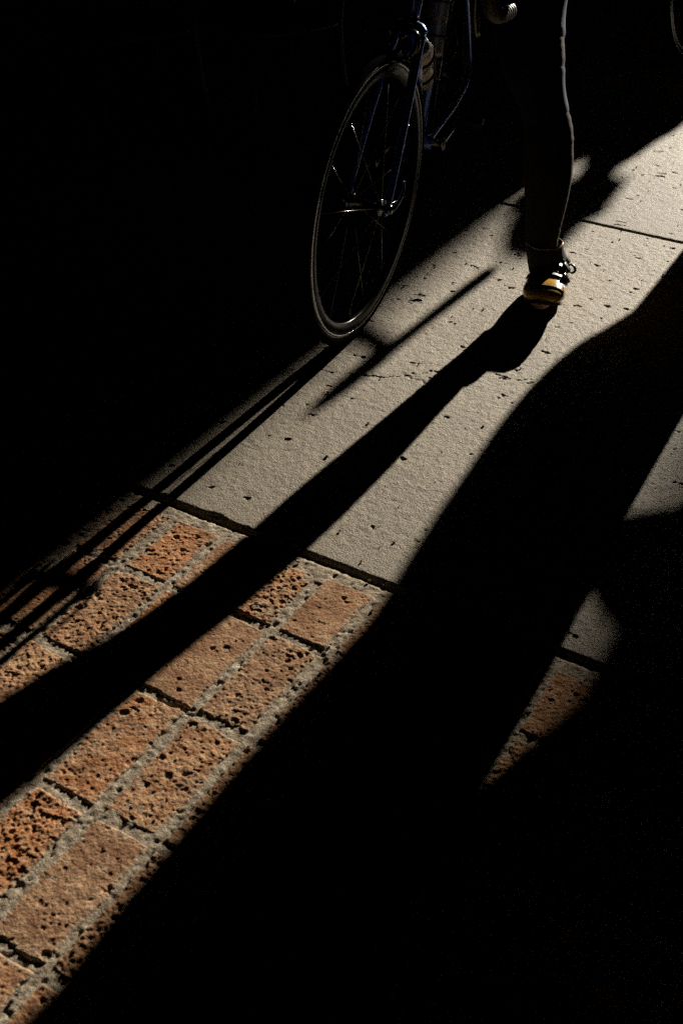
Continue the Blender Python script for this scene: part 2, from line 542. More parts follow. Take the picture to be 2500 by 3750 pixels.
slab_x = [-7.42, -5.58, -3.74, -1.90, -0.06, 1.78, 3.62]
slab_y = [V0 + k * SLAB for k in range(6)]
GAPJ = 0.0042
for i in range(len(slab_x) - 1):
    for j in range(len(slab_y) - 1):
        x0, x1 = slab_x[i] + GAPJ, slab_x[i + 1] - GAPJ
        y0, y1 = slab_y[j] + GAPJ, slab_y[j + 1] - GAPJ
        cx, cy = (x0 + x1) / 2, (y0 + y1) / 2
        lit = (i == 3 and j < 2)
        if lit:
            fx = 0.0030 if j == 0 else 0.0050
            xs = axis(x0, x1, -1.40, -0.20, fx, 0.03)
            ys = axis(y0, y1, y0, min(y1, 4.9), fx, 0.03)
        else:
            xs = np.concatenate([[x0, x0 + 0.003, x0 + 0.008], [x1 - 0.008, x1 - 0.003, x1]])
            ys = np.concatenate([[y0, y0 + 0.003, y0 + 0.008], [y1 - 0.008, y1 - 0.003, y1]])
        X, Y = np.meshgrid(xs, ys, indexing='ij')
        ed = np.minimum(np.minimum(X - x0, x1 - X), np.minimum(Y - y0, y1 - Y))
        Z = -0.006 * (1 - sstep(0, 0.009, ed)) ** 2
        if lit:
            chip = (0.007 if j == 0 else 0.0) * sstep(0.60, 0.74, fbm(X, Y, 30, 91 + j, 3)) * (Y < y0 + 0.5)
            Z = -0.0065 * (1 - sstep(0, 0.008, ed - chip + (0.002 if j == 0 else 0.0) * (vnoise(X, Y, 90, 95) - 0.5))) ** 1.5
            sm = sstep(0.03, 0.09, np.minimum(Y - y0, y1 - Y) + 0.03 * (vnoise(X, Y, 9, 3) - 0.5))
            Z += (0.35 + 0.65 * sm) * (0.0016 * (fbm(X, Y, 70, 21 + j, 2) - 0.5) + 0.0012 * (vnoise(X, Y, 160, 61 + j) - 0.5))
            Z += 0.0015 * (fbm(X, Y, 6, 5, 2) - 0.5)
            rg = np.random.default_rng(77 + j)
            pits = []
            for _ in range(1000 if j == 0 else 650):
                px, py = rg.uniform(-1.4, -0.25), rg.uniform(y0 + 0.04, y1 - 0.02)
                dens = 0.25 + 0.75 * sstep(1.7, 2.3, py)
                if rg.random() > dens: continue
                r = 0.0016 + 0.0042 * rg.random() ** 4
                pits.append((px, py, r, min(0.005, r * 1.1)))
                if r > 0.0026:
                    for _q in range(3): pits.append((px + rg.normal(0, 1.5) * r, py + rg.normal(0, 0.6) * r, r * rg.uniform(0.35, 0.8), r * 0.8))
            carve_pits(X, Y, Z, pits, 4)
            if j == 0:
                crack(X, Y, Z, [(-1.40, 2.00), (-1.27, 2.03), (-1.20, 2.015), (-1.13, 2.045), (-1.08, 2.065), (-1.05, 2.10), (-0.99, 2.155), (-0.95, 2.16), (-0.90, 2.22), (-0.80, 2.24), (-0.70, 2.31)], 0.0016, 0.004, 3)
                crack(X, Y, Z, [(-1.05, 2.10), (-1.02, 2.10), (-0.985, 2.075)], 0.0012, 0.003, 15)
                carve_pits(X, Y, Z, [(-1.19, 2.018, 0.004, 0.004), (-1.12, 2.05, 0.0045, 0.004), (-1.085, 2.06, 0.004, 0.004), (-1.00, 2.15, 0.004, 0.004), (-1.03, 2.118, 0.003, 0.004)], 9)
        me = grid_mesh("slab", xs - cx, ys - cy, Z, -0.05)
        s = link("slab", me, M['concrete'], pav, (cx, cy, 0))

# bricks
rows = [V0 - 0.2093 - k * ROW for k in range(-1, 7)]       # cross joints, far to near
rows[0] = V0 - 0.012
B_L, B_W = ROW - 0.013, COLW - 0.0105
low_me = None
def brick_heights(xs, ys, seed, rough, lx, ly):
    X, Y = np.meshgrid(xs, ys, indexing='ij')
    wx = 0.0045 * (fbm(X, Y, 28, seed + 2, 3) - 0.5) * 2
    ed = np.minimum(np.minimum(X + lx / 2, lx / 2 - X), np.minimum(Y + ly / 2, ly / 2 - Y)) + wx
    edge = 1 - sstep(0.0, 0.006, ed)
    Z = 0.0010 - 0.0060 * edge ** 1.5
    n1 = fbm(X, Y, 95, seed + 5, 4)
    n2 = fbm(X, Y, 42, seed + 9, 3)
    n3 = fbm(X, Y, 170, seed + 23, 2)
    Z += rough * (0.0028 * (n1 - 0.55) + 0.0022 * (n2 - 0.5) + 0.0028 * (n3 - 0.5))
    Z += (0.0010 + 0.001 * rough) * (fbm(X, Y, 300, seed + 31, 2) - 0.5)
    holes = fbm(X, Y, 85, seed + 17, 3)
    Z -= rough * 0.004 * sstep(0.70, 0.80, holes)
    rg = np.random.default_rng(seed)
    pits = [(rg.uniform(-lx / 2, lx / 2), rg.uniform(-ly / 2, ly / 2), 0.0013 + 0.0060 * rg.random() ** 5, 0.007)
            for _ in range(int(5 + 22 * rough))]
    carve_pits(X, Y, Z, pits, seed)
    Z += 0.004 * (rg.random() - 0.5) * X / lx + 0.004 * (rg.random() - 0.5) * Y / ly
    sm = (1 - sstep(0.001, 0.010, ed + 0.010 * (n2 - 0.5))) * 0.8
    sm = np.maximum(sm, 0.6 * sstep(0.56, 0.66, fbm(X, Y, 18, seed + 41, 4)) * (0.4 + 0.6 * sstep(0.45, 0.6, n3)) * rg.choice([0.0, 0.0, 0.5, 1.0]))
    return Z, sm

smooth_set = {(-1, 1), (0, 0), (-2, 2)}
nb = 0
for r in range(len(rows) - 1):
    yt, yb = rows[r], rows[r + 1]
    ly = (yt - yb) - 0.013
    cy = (yt + yb) / 2 - (0.006 if r == 0 else 0)
    if r == 0: ly -= 0.018; cy -= 0.006
    for c in range(-14, 17):
        cx = -0.816 + (c + 0.5) * COLW + random.uniform(-1, 1) * 0.0025
        lx = B_W + random.uniform(-1, 1) * 0.004
        ll = ly + random.uniform(-1, 1) * 0.005
        lit = -1.40 < cx < -0.22 and cy > 0.2
        z0 = random.uniform(-1, 1) * 0.0012
        if lit:
            nx, ny = int(lx / 0.00165), int(ll / 0.00165)
            xs, ys = np.linspace(-lx / 2, lx / 2, nx), np.linspace(-ll / 2, ll / 2, ny)
            rough = 0.25 if (c, r) in smooth_set else random.choice([0.4, 0.55, 0.7, 0.85, 1.1])
            Z, sm = brick_heights(xs, ys, 100 + nb * 7, rough, lx, ll)
            me = grid_mesh("brick", xs, ys, Z, -0.05)
            at = me.attributes.new("smear", 'FLOAT', 'POINT')
            vals = np.zeros(len(me.vertices), np.float32)
            vals[:sm.size] = sm.ravel()
            at.data.foreach_set("value", vals)
            o = link("brick", me, M['brick'], pav, (cx, cy, z0))
        else:
            if low_me is None:
                e = 0.006
                xs = np.array([-B_W / 2, -B_W / 2 + e, B_W / 2 - e, B_W / 2])
                ys = np.array([-B_L / 2, -B_L / 2 + e, B_L / 2 - e, B_L / 2])
                Z = np.full((4, 4), 0.0)
                Z[0, :] = Z[-1, :] = Z[:, 0] = Z[:, -1] = -0.005
                low_me = grid_mesh("brick_plain", xs, ys, Z, -0.05)
            o = link("brick", low_me, M['brick'], pav, (cx, cy, z0))
        o.rotation_euler = (0, 0, random.uniform(-1, 1) * 0.012)
        nb += 1

xs = axis(-3.2, 2.0, -1.42, -0.22, 0.0032, 0.05)
ys = axis(-1.0, V0 - 0.0075, 0.25, V0 - 0.0075, 0.0032, 0.05)
X, Y = np.meshgrid(xs, ys, indexing='ij')
Z = -0.0015 + 0.0022 * (fbm(X, Y, 60, 301, 3) - 0.5) + 0.0036 * (fbm(X, Y, 160, 305, 2) - 0.5) + 0.003 * (fbm(X, Y, 9, 309, 2) - 0.5)
Z -= 0.003 * sstep(0.64, 0.74, fbm(X, Y, 60, 311, 3))
front = 1 - sstep(0.0, 0.012, (V0 - 0.0075) - Y)
Z -= 0.006 * front ** 2
mo = link("mortar_bed", grid_mesh("mortar_bed", xs, ys, Z, -0.05), M['mortar'], pav)

# ------------------------------------------------------------------ unseen enclosure added to block the sky and bound the sun strip
ENC_Y = 18.0
XL, XR = -1.63, -0.79            # slot jambs, set where the sunlit strip should end on either side
encl = empty("shade_enclosure", (-1.2, ENC_Y, 0))
tag(encl, "unseen dark enclosure added around the pavement to block sky light, with one tall narrow slot towards the sun", "building")
bo = (-1.2, ENC_Y, 0)
def wallpart(name, *b):
    return MB().add(*abox(*b)).build(name, M['wall'], encl, bo, smooth=False)
wallpart("end_wall", -9.4, XL, ENC_Y, ENC_Y + 0.5, -0.05, 7.0)
wallpart("end_wall", XR, 6.4, ENC_Y, ENC_Y + 0.5, -0.05, 7.0)
wallpart("lintel", XL + 0.002, XR - 0.002, ENC_Y + 0.002, ENC_Y + 0.498, 5.8, 6.995)
wallpart("slot_sill_block", XL + 0.002, XR - 0.002, ENC_Y + 0.002, ENC_Y + 0.498, -0.05, 3.3)  # raised sill, added to cut sky light through the slot
wallpart("side_wall", -9.8, -9.402, -7.0, ENC_Y + 0.5, -0.05, 7.0)
wallpart("side_wall", 6.402, 6.8, -7.0, ENC_Y + 0.5, -0.05, 7.0)
wallpart("back_wall", -9.4, 6.4, -7.0, -6.6, -0.05, 7.0)
wallpart("ceiling", -9.8, 6.8, -7.0, ENC_Y + 0.5, 7.002, 7.4)  # added to shut out the sky overhead
for k in range(7):
    wallpart("ceiling_beam", -9.4, 6.4, -5 + k * 3.4, -4.6 + k * 3.4, 6.6, 7.0)
for k in range(6):
    wallpart("pilaster", -9.4, -9.15, -4.9 + k * 3.4, -4.5 + k * 3.4, -0.05, 6.598)
    wallpart("pilaster", 6.15, 6.4, -4.9 + k * 3.4, -4.5 + k * 3.4, -0.05, 6.598)

tow = empty("far_shade_block", (2.6, 46.0, 0))  # added out of view to give the right light edge a wide penumbra
tag(tow, "tall dark block added out of view so that its edge softens the light on the right", "building")
TX = -1.545
MB().add(*abox(TX, 7.0, 45.0, 47.0, -0.05, 22.0)).build("wall", M['wall'], tow, (2.6, 46.0, 0), smooth=False)
MB().add(*abox(TX + 0.01, 7.1, 44.9, 47.1, 22.002, 22.4)).build("roof", M['wall'], tow, (2.6, 46.0, 0), smooth=False)
for _i in range(5):
    for _k in range(3):
        MB().add(*abox(0.2 + 2.1 * _k, 1.3 + 2.1 * _k, 44.93, 44.998, 2.0 + 4 * _i, 4.2 + 4 * _i)).build("window", M['blackm'], tow, (2.6, 46.0, 0), smooth=False)

# ------------------------------------------------------------------ bicycle
CONTACT = np.array([-1.2437, 2.2245, 0.0])
HUB = np.array([-1.2273, 2.2257, 0.3336])
LEAN = 0.0494
def frame_axes(a):
    b = np.array([-math.sin(a), math.cos(a), 0.0])
    l0 = np.array([math.cos(a), math.sin(a), 0.0])
    up = math.cos(LEAN) * np.array([0, 0, 1.0]) + math.sin(LEAN) * l0
    lf = math.cos(LEAN) * l0 - math.sin(LEAN) * np.array([0, 0, 1.0])
    return b, lf, up
FB, FL, FU = frame_axes(R_(16.5))       # frame: back, left, up
WB, WL, WU = frame_axes(R_(5.9))        # steered front end
def Fp(a, l, h): return HUB + a * FB + l * FL + (h - 0.334) * FU
def Wp(a, l, h): return HUB + a * WB + l * WL + (h - 0.334) * WU

def make_wheel(root, name, hub, back, left, up, org, rear=False):
    back, left, up = nrm(back), nrm(left), nrm(up)
    e = empty(name, tuple(hub - org))
    e.parent = root
    def put(n, mb, mat, smooth=True): return mb.build(n, mat, e, hub, smooth)
    # tyre: round section over the rim, with thin raised tread ribs
    prof = []
    for k in range(20):
        t = 2 * np.pi * k / 20
        rr = 0.0120 + (0.0004 if k % 2 else 0.0)
        prof.append((0.3218 + rr * np.cos(t), 0.0118 * np.sin(t)))
    put("tyre", MB().add(*ring(hub, left, back, up, prof, 120)), M['rubber'])
    rimp = [(0.3165, 0.0095), (0.3185, 0.0078), (0.3140, 0.0070), (0.3110, 0.0), (0.3140, -0.0070), (0.3185, -0.0078), (0.3165, -0.0095),
            (0.3040, -0.0098), (0.3030, -0.0104), (0.2900, -0.0100), (0.2815, -0.0080), (0.2790, -0.0035), (0.2790, 0.0035), (0.2815, 0.0080), (0.2900, 0.0100), (0.3030, 0.0104), (0.3040, 0.0098)]
    put("rim", MB().add(*ring(hub, left, back, up, rimp, 120)), M['rim'])
    for sg in (-1, 1):
        put("brake_track", MB().add(*ring(hub, left, back, up, [(0.3060, sg * 0.0102), (0.3060, sg * 0.0108), (0.3150, sg * 0.0106), (0.3150, sg * 0.0090)], 120)), M['chrome'])
    wid = 0.036 if not rear else 0.040
    hp = [(0.0, -0.050), (0.007, -0.050), (0.007, -wid - 0.002), (0.019, -wid - 0.001), (0.019, -wid + 0.002), (0.011, -wid + 0.008),
          (0.010, 0), (0.011, wid - 0.008), (0.019, wid - 0.002), (0.019, wid + 0.001), (0.007, wid + 0.002), (0.007, 0.050), (0.0, 0.050)]
    put("hub", MB().add(*ring(hub, left, back, up, hp, 24)), M['chrome'])
    ns = 16
    for k in range(ns):
        t = 2 * np.pi * (k + 0.35) / ns
        sgn = 1 if k % 2 else -1
        t2 = t + sgn * (0.0 if not rear else 0.9) + 0.05
        d0 = np.cos(t2) * back + np.sin(t2) * up
        d1 = np.cos(t) * back + np.sin(t) * up
        p0 = hub + 0.017 * d0 + sgn * (wid - 0.001) * left
        p1 = hub + 0.281 * d1
        put("spoke", MB().add(*tube([p0, p1], 0.0010, 6)), M['steel'])
    d = nrm(np.array(-0.2 * back - up))
    vs_ = hub + 0.281 * d
    put("valve", MB().add(*tube([vs_, vs_ - 0.040 * d], [0.003, 0.002], 8)), M['chrome'])
    if rear:
        for q in range(8):
            put("sprocket", MB().add(*ring(hub - (0.041 - 0.0032 * q) * left * 1.0, left, back, up,
                [(0.012, -0.001), (0.024 + 0.0032 * q, -0.001), (0.024 + 0.0032 * q, 0.001), (0.012, 0.001)], 36)), M['steel'], False)
    return e

def make_bike():
    org = CONTACT
    root = empty("road_bicycle", tuple(org))
    def part(n, mb, mat, par=None, smooth=True): return mb.build(n, mat, par or root, org, smooth)
    make_wheel(root, "front_wheel", HUB, WB, WL, WU, org)
    RH = Fp(1.14, 0, 0.336)
    make_wheel(root, "rear_wheel", RH, FB, FL, FU, org, True)
    # steering axis
    A0, A1 = Wp(0.165, 0, 0.675), Wp(0.232, 0, 0.86)
    def ax(t): return A0 + (A1 - A0) * t
    axd = nrm(A1 - A0)
    fk = MB()
    for s in (-1, 1):
        path = resample([Wp(0.008, s * 0.050, 0.340), Wp(0.030, s * 0.049, 0.40), Wp(0.085, s * 0.043, 0.52), Wp(0.140, s * 0.034, 0.63), A0 + 0.030 * s * WL + 0.006 * axd], 22)
        rad = np.linspace(0.0075, 0.0125, 22)
        rad = np.stack([rad * 1.0, rad * 0.95], 1)
        fk.add(*tube(path, rad, 14))
        fk.add(*box(Wp(0.002, s * 0.050, 0.332), 0.010 * WB, 0.003 * WL, 0.014 * WU))
    fk.add(*tube(resample([A0 - 0.034 * WL + 0.004 * axd, A0 - 0.02 * WL + 0.016 * axd, A0 + 0.02 * WL + 0.016 * axd, A0 + 0.034 * WL + 0.004 * axd], 12), 0.0135, 14))
    fk.add(*tube([A0, ax(0.15)], 0.014, 14))
    fork = part("fork", fk, M['paint'])
    qr = MB()
    qr.add(*tube([Wp(0, -0.062, 0.334), Wp(0, 0.062, 0.334)], 0.0045, 10))
    qr.add(*ring(Wp(0, 0.058, 0.334), WL, WB, WU, [(0, -0.007), (0.010, -0.007), (0.012, 0.0), (0.008, 0.007), (0, 0.007)], 18))
    qr.add(*ring(Wp(0, -0.058, 0.334), WL, WB, WU, [(0, -0.007), (0.009, -0.007), (0.010, 0.0), (0.008, 0.007), (0, 0.007)], 18))
    qr.add(*tube(resample([Wp(0, 0.066, 0.334), Wp(0.02, 0.072, 0.352), Wp(0.035, 0.074, 0.375), Wp(0.040, 0.070, 0.392)], 10), [0.0045] * 5 + [0.004, 0.0035, 0.0035, 0.0035, 0.003], 8))
    part("quick_release", qr, M['chrome'], fork)
    # frame
    BB = Fp(0.68, 0, 0.272)
    H0, H1 = ax(0.16), ax(0.92)
    ST = Fp(0.68 + 0.165, 0, 0.272 + 0.535)
    fr = MB()
    fr.add(*tube([ax(0.10), ax(0.97)], 0.0175, 18))
    for t in (0.10, 0.93): fr.add(*tube([ax(t), ax(t + 0.05)], 0.0195, 18))
    fr.add(*tube([H0 + 0.02 * axd, BB], 0.0148, 16))
    fr.add(*tube([BB, ST], 0.0143, 16))
    fr.add(*tube([H1 - 0.01 * axd, ST - 0.02 * FU], 0.0132, 16))
    fr.add(*tube([BB - 0.036 * FL, BB + 0.036 * FL], 0.0205, 20))
    for s in (-1, 1):
        dr = Fp(1.135, s * 0.063, 0.338)
        fr.add(*tube(resample([BB + s * 0.022 * FL + 0.012 * FB, Fp(0.80, s * 0.036, 0.287), Fp(0.95, s * 0.055, 0.310), dr], 14), np.linspace(0.0115, 0.0075, 14), 12))
        fr.add(*tube(resample([ST - 0.015 * FU + s * 0.014 * FL, Fp(0.95, s * 0.040, 0.63), dr + 0.012 * FU], 12), np.linspace(0.0078, 0.0070, 12), 12))
        fr.add(*box(dr, 0.016 * FB, 0.003 * FL, 0.016 * FU))
    fr.add(*tube([Fp(0.925, -0.038, 0.66), Fp(0.925, 0.038, 0.66)], 0.006, 10))
    frame = part("frame", fr, M['paint'])
    for t, q in ((ax(0.10), ax(0.20)), (ax(0.88), ax(0.98))):
        part("headset_cup", MB().add(*tube([t, q], 0.0192, 18)), M['chrome'], frame)
    # bottles and cages
    def bottle(p0, d, out, n):
        d, out = nrm(d), nrm(out)
        c0 = p0 + out * 0.056
        e = MB()
        t = [0, 0.004, 0.012, 0.075, 0.085, 0.095, 0.105, 0.15, 0.165, 0.172, 0.178, 0.186, 0.190, 0.205, 0.210]
        r = [0.030, 0.0345, 0.036, 0.036, 0.0325, 0.0325, 0.036, 0.036, 0.030, 0.028, 0.0285, 0.024, 0.011, 0.010, 0.006]
        e.add(*tube([c0 + d * k for k in t], r, 24))
        bo_ = part("water_bottle", e, M['bottle'])
        cg = MB()
        sd = np.cross(d, out)
        cg.add(*tube([p0 + out * 0.018, p0 + out * 0.018 + d * 0.14], 0.003, 8))
        for h, w in ((0.05, 1), (0.135, 1)):
            cg.add(*tube([c0 + d * h + 0.0385 * (np.cos(a) * sd + np.sin(a) * out) for a in np.linspace(-2.0, 5.14, 22)], 0.0028, 8, cap=True))
        cg.add(*tube(resample([c0 - d * 0.003 - out * 0.038, c0 - d * 0.005, c0 - d * 0.003 + out * 0.03], 8), 0.003, 8))
        for s in (-1, 1):
            cg.add(*tube(resample([c0 + s * 0.0385 * sd + d * h for h in (0.0, 0.05, 0.135)], 8), 0.0028, 8))
        part("bottle_cage", cg, M['blackm'])
    dt = nrm(H0 - BB)
    up_dt = nrm(FU - np.dot(FU, dt) * dt)
    bottle(BB + dt * 0.26, dt, up_dt, 0)
    st = nrm(ST - BB)
    fw_st = nrm(-FB - np.dot(-FB, st) * st)
    bottle(BB + st * 0.22, st, fw_st, 1)
    # cranks, rings, pedals, chain
    cr = MB()
    cc = BB - 0.047 * FL
    def chainring(r, off):
        prof = []
        n = 96
        V, F = [], []
        for i in range(n):
            a = 2 * np.pi * i / n
            rr = r + (0.0035 if i % 2 else -0.0008)
            d = np.cos(a) * FB + np.sin(a) * FU
            for q, o_ in ((r - 0.016, -0.0012), (rr, -0.0012), (rr, 0.0012), (r - 0.016, 0.0012)):
                V.append(cc + off * FL + q * d + o_ * FL)
        for i in range(n):
            k = (i + 1) % n
            for j in range(4):
                q = (j + 1) % 4
                F.append((i * 4 + j, i * 4 + q, k * 4 + q, k * 4 + j))
        return V, F
    cs = empty("crankset", tuple(BB - org)); cs.parent = root
    def cpart(n, mb, mat, smooth=True): return mb.build(n, mat, cs, BB, smooth)
    cpart("chainring", MB().add(*chainring(0.106, 0.0)), M['blackm'], False)
    cpart("chainring", MB().add(*chainring(0.079, 0.007)), M['steel'], False)
    CA = R_(7)                                   # left crank points back, a little up
    cd = math.cos(CA) * FB + math.sin(CA) * FU
    for k in range(5):
        a = CA + 2 * np.pi * k / 5
        d = np.cos(a) * FB + np.sin(a) * FU
        cr.add(*tube([cc - 0.004 * FL, cc - 0.004 * FL + 0.094 * d], [0.010, 0.006], 8))
    cpart("spider", cr, M['chrome'])
    cpart("axle", MB().add(*tube([BB - 0.075 * FL, BB + 0.075 * FL], 0.009, 14)), M['chrome'])
    for s in (1, -1):
        p0 = BB + s * 0.068 * FL
        p1 = BB + s * cd * 0.17 + s * 0.084 * FL
        pth = resample([p0 - s * cd * 0.012, p0, p0 + (p1 - p0) * 0.5, p1, p1 + s * cd * 0.012], 14)
        w = np.interp(np.linspace(0, 1, 14), [0, 0.15, 0.4, 0.8, 0.93, 1.0], [0.010, 0.017, 0.011, 0.0105, 0.014, 0.009])
        cpart("crank_arm", MB().add(*tube(pth, np.stack([w, w * 0.55], 1), 12, ref=FL)), M['chrome'])
        pe = MB()
        pe.add(*tube([p1 - s * 0.008 * FL, p1 + s * 0.068 * FL], 0.007, 12))
        pc = p1 + s * 0.042 * FL
        pe.add(*tube([pc - s * 0.026 * FL, pc - s * 0.02 * FL, pc + s * 0.02 * FL, pc + s * 0.026 * FL], [0.013, 0.018, 0.018, 0.012], 16))
        for q in (-1, 1):
            pe.add(*bevel_box(pc + q * 0.030 * FB + 0.004 * FU, 0.007 * FB, 0.029 * FL, 0.006 * FU))
        for q in (-1, 1):
            pe.add(*box(pc + q * 0.024 * FL, 0.034 * FB, 0.003 * FL, 0.006 * FU))
        cpart("pedal", pe, M['blackm'])
    ch = MB()
    # chain run as alternating links
    R0, R1 = 0.106, 0.036
    rc = Fp(1.14, -0.045, 0.336)
    top = [cc + R0 * FU, rc + R1 * FU]
    j1, j2 = Fp(1.155, -0.045, 0.255), Fp(1.175, -0.045, 0.195)
    loop = [cc + R0 * (np.cos(a) * FB + np.sin(a) * FU) for a in np.linspace(np.pi * 1.5, np.pi / 2, 16)]
    loop += [rc + R1 * (np.cos(a) * FB + np.sin(a) * FU) for a in np.linspace(np.pi / 2, -0.6, 8)]
    loop += [j1 - 0.022 * FB, j2 + 0.02 * FB, j2 - 0.022 * FU]
    lp = resample(np.array(loop + [loop[0]]), 120)
    for i in range(119):
        a, b_ = lp[i], lp[i + 1]
        m_ = (a + b_) / 2
        t = nrm(b_ - a)
        o_ = np.cross(t, FL)
        w = 0.0030 if i % 2 else 0.0040
        ch.add(*box(m_, (np.linalg.norm(b_ - a) / 2) * t, w * FL, 0.0036 * o_))
    part("chain", ch, M['steel'], None, False)
    rd = MB()
    for j in (j1, j2): rd.add(*ring(j, FL, FB, FU, [(0.004, -0.003), (0.021, -0.003), (0.021, 0.003), (0.004, 0.003)], 22))
    for s in (-1, 1): rd.add(*box((j1 + j2) / 2 + s * 0.007 * FL, 0.012 * FB, 0.0015 * FL, 0.040 * FU))
    rd.add(*tube(resample([Fp(1.145, -0.066, 0.315), Fp(1.17, -0.080, 0.29), Fp(1.155, -0.060, 0.255)], 8), 0.012, 10))
    part("rear_derailleur", rd, M['chrome'])
    fd = MB()
    fp = BB + st * 0.150 - 0.030 * FL
    fd.add(*tube([BB + st * 0.165, BB + st * 0.195], 0.0175, 18))
    fd.add(*bevel_box(BB + st * 0.19 + 0.020 * FL * 0.8 + 0.012 * FB, 0.012 * FB, 0.012 * FL, 0.026 * st))
    for s in (-1, 1): fd.add(*box(fp + s * 0.007 * FL + 0.02 * FB, 0.055 * FB, 0.001 * FL, 0.012 * FU))
    fd.add(*tube([BB + st * 0.17 + 0.02 * FL, BB + st * 0.15 + 0.03 * FL + 0.045 * FB], [0.004, 0.003], 8))
    part("front_derailleur", fd, M['chrome'])
    # seat
    SP = ST + st * 0.17
    part("seatpost", MB().add(*tube([ST - st * 0.03, SP], 0.0136, 16)).add(*tube([SP - 0.02 * FB, SP + 0.02 * FB], 0.012, 12)), M['chrome'])
    sc_ = SP + 0.045 * FU
    V, F = [], []
    prof = [(-0.15, 0.012, 0.0), (-0.13, 0.019, 0.004), (-0.05, 0.024, 0.004), (0.02, 0.038, 0.003), (0.08, 0.066, 0.008), (0.12, 0.070, 0.012), (0.135, 0.05, 0.008)]
    prof = resample(prof, 26)
    sec = []
    for a_, w_, h_ in prof:
        c = sc_ + a_ * FB + h_ * FU
        sec.append([c + w_ * np.cos(t) * FL + (0.012 if np.sin(t) > 0 else 0.024) * np.sin(t) * FU for t in np.linspace(0, 2 * np.pi, 18, endpoint=False)])
    V = np.array(sec).reshape(-1, 3)
    for i in range(25):
        for j in range(18):
            q = (j + 1) % 18
            F.append((i * 18 + j, i * 18 + q, i * 18 + 18 + q, i * 18 + 18 + j))
    F.append(tuple(range(18))); F.append(tuple(25 * 18 + j for j in range(18)))
    sad = part("saddle", MB().add(V, F), M['leather'])
    rl = MB()
    for s in (-1, 1):
        rl.add(*tube(resample([sc_ - 0.12 * FB + s * 0.008 * FL - 0.015 * FU, sc_ - 0.05 * FB + s * 0.022 * FL - 0.04 * FU, sc_ + 0.05 * FB + s * 0.022 * FL - 0.04 * FU, sc_ + 0.11 * FB + s * 0.03 * FL - 0.01 * FU], 14), 0.0035, 8))
    part("saddle_rail", rl, M['steel'], sad)
    # bars
    S0 = ax(1.10)
    BC = S0 - 0.105 * WB + 0.012 * WU
    part("stem", MB().add(*tube([ax(0.95), S0 + 0.015 * axd], 0.0165, 16)).add(*tube([S0, BC], 0.0145, 16)).add(*tube([BC - 0.022 * WL, BC + 0.022 * WL], 0.019, 16)), M['chrome'])
    hb = MB()
    for s in (-1, 1):
        pth = resample([BC, BC + s * 0.10 * WL, BC + s * 0.175 * WL, BC + s * 0.200 * WL - 0.030 * WB, BC + s * 0.208 * WL - 0.075 * WB - 0.012 * WU,
                        BC + s * 0.212 * WL - 0.092 * WB - 0.055 * WU, BC + s * 0.214 * WL - 0.070 * WB - 0.105 * WU, BC + s * 0.216 * WL - 0.02 * WB - 0.130 * WU, BC + s * 0.218 * WL + 0.05 * WB - 0.136 * WU], 44)
        hb.add(*tube(pth[:40], 0.0130, 14))
    bar = part("handlebar", hb, M['blackm'])
    for s in (-1, 1):
        pth = resample([BC + s * 0.10 * WL, BC + s * 0.175 * WL, BC + s * 0.200 * WL - 0.030 * WB, BC + s * 0.208 * WL - 0.075 * WB - 0.012 * WU,
                        BC + s * 0.212 * WL - 0.092 * WB - 0.055 * WU, BC + s * 0.214 * WL - 0.070 * WB - 0.105 * WU, BC + s * 0.216 * WL - 0.02 * WB - 0.130 * WU, BC + s * 0.218 * WL + 0.05 * WB - 0.136 * WU], 241)
        rr = 0.0155 + 0.0030 * ((np.arange(241) % 6) / 5.0)
        part("bar_tape", MB().add(*tube(pth, rr, 16)), M['tape'], bar)
    for s in (-1, 1):
        lv = MB()
        q = BC + s * 0.209 * WL - 0.085 * WB - 0.015 * WU
        lv.add(*tube(resample([q + 0.035 * WB + 0.008 * WU, q + 0.006 * WU, q - 0.045 * WB + 0.014 * WU, q - 0.068 * WB + 0.072 * WU], 12), [0.018, 0.022, 0.024, 0.0245, 0.0245, 0.024, 0.0235, 0.023, 0.023, 0.021, 0.017, 0.010], 14))
        part("brake_hood", lv, M['lever'], bar)
        bl = MB()
        bl.add(*tube(resample([q - 0.055 * WB + 0.006 * WU, q - 0.078 * WB - 0.03 * WU, q - 0.070 * WB - 0.09 * WU, q - 0.045 * WB - 0.135 * WU], 14), np.stack([np.linspace(0.011, 0.008, 14), np.linspace(0.010, 0.006, 14)], 1), 10))
        part("brake_lever", bl, M['chrome'], bar)
    # calipers and cables
    for nm, c, bk, lf_, u_ in (("brake_caliper", A0 - 0.030 * WB + 0.004 * WU, -WB, WL, WU), ("brake_caliper", Fp(0.915, 0, 0.675) + 0.03 * FB, FB, FL, FU)):
        cl = MB()
        for s in (-1, 1):
            cl.add(*tube(resample([c + s * 0.004 * lf_ + 0.012 * u_, c + s * 0.032 * lf_ + 0.006 * u_, c + s * 0.036 * lf_ - 0.022 * u_, c + s * 0.022 * lf_ - 0.042 * u_], 12), np.stack([np.linspace(0.008, 0.006, 12), np.full(12, 0.006)], 1), 10))
            cl.add(*box(c + s * 0.015 * lf_ - 0.044 * u_, 0.024 * bk, 0.005 * lf_, 0.005 * u_))
        cl.add(*tube([c - 0.012 * bk, c + 0.014 * bk], 0.007, 12))
        part(nm, cl, M['chrome'])
    q = BC + 0.2 * WL - 0.09 * WB
    part("cable", MB().add(*tube(resample([q - 0.02 * WB, BC + 0.15 * WL - 0.10 * WB + 0.03 * WU, BC + 0.03 * WL - 0.06 * WB + 0.05 * WU, A0 - 0.03 * WB + 0.10 * WU, A0 - 0.03 * WB + 0.014 * WU], 26), 0.0024, 8)), M['blackm'])
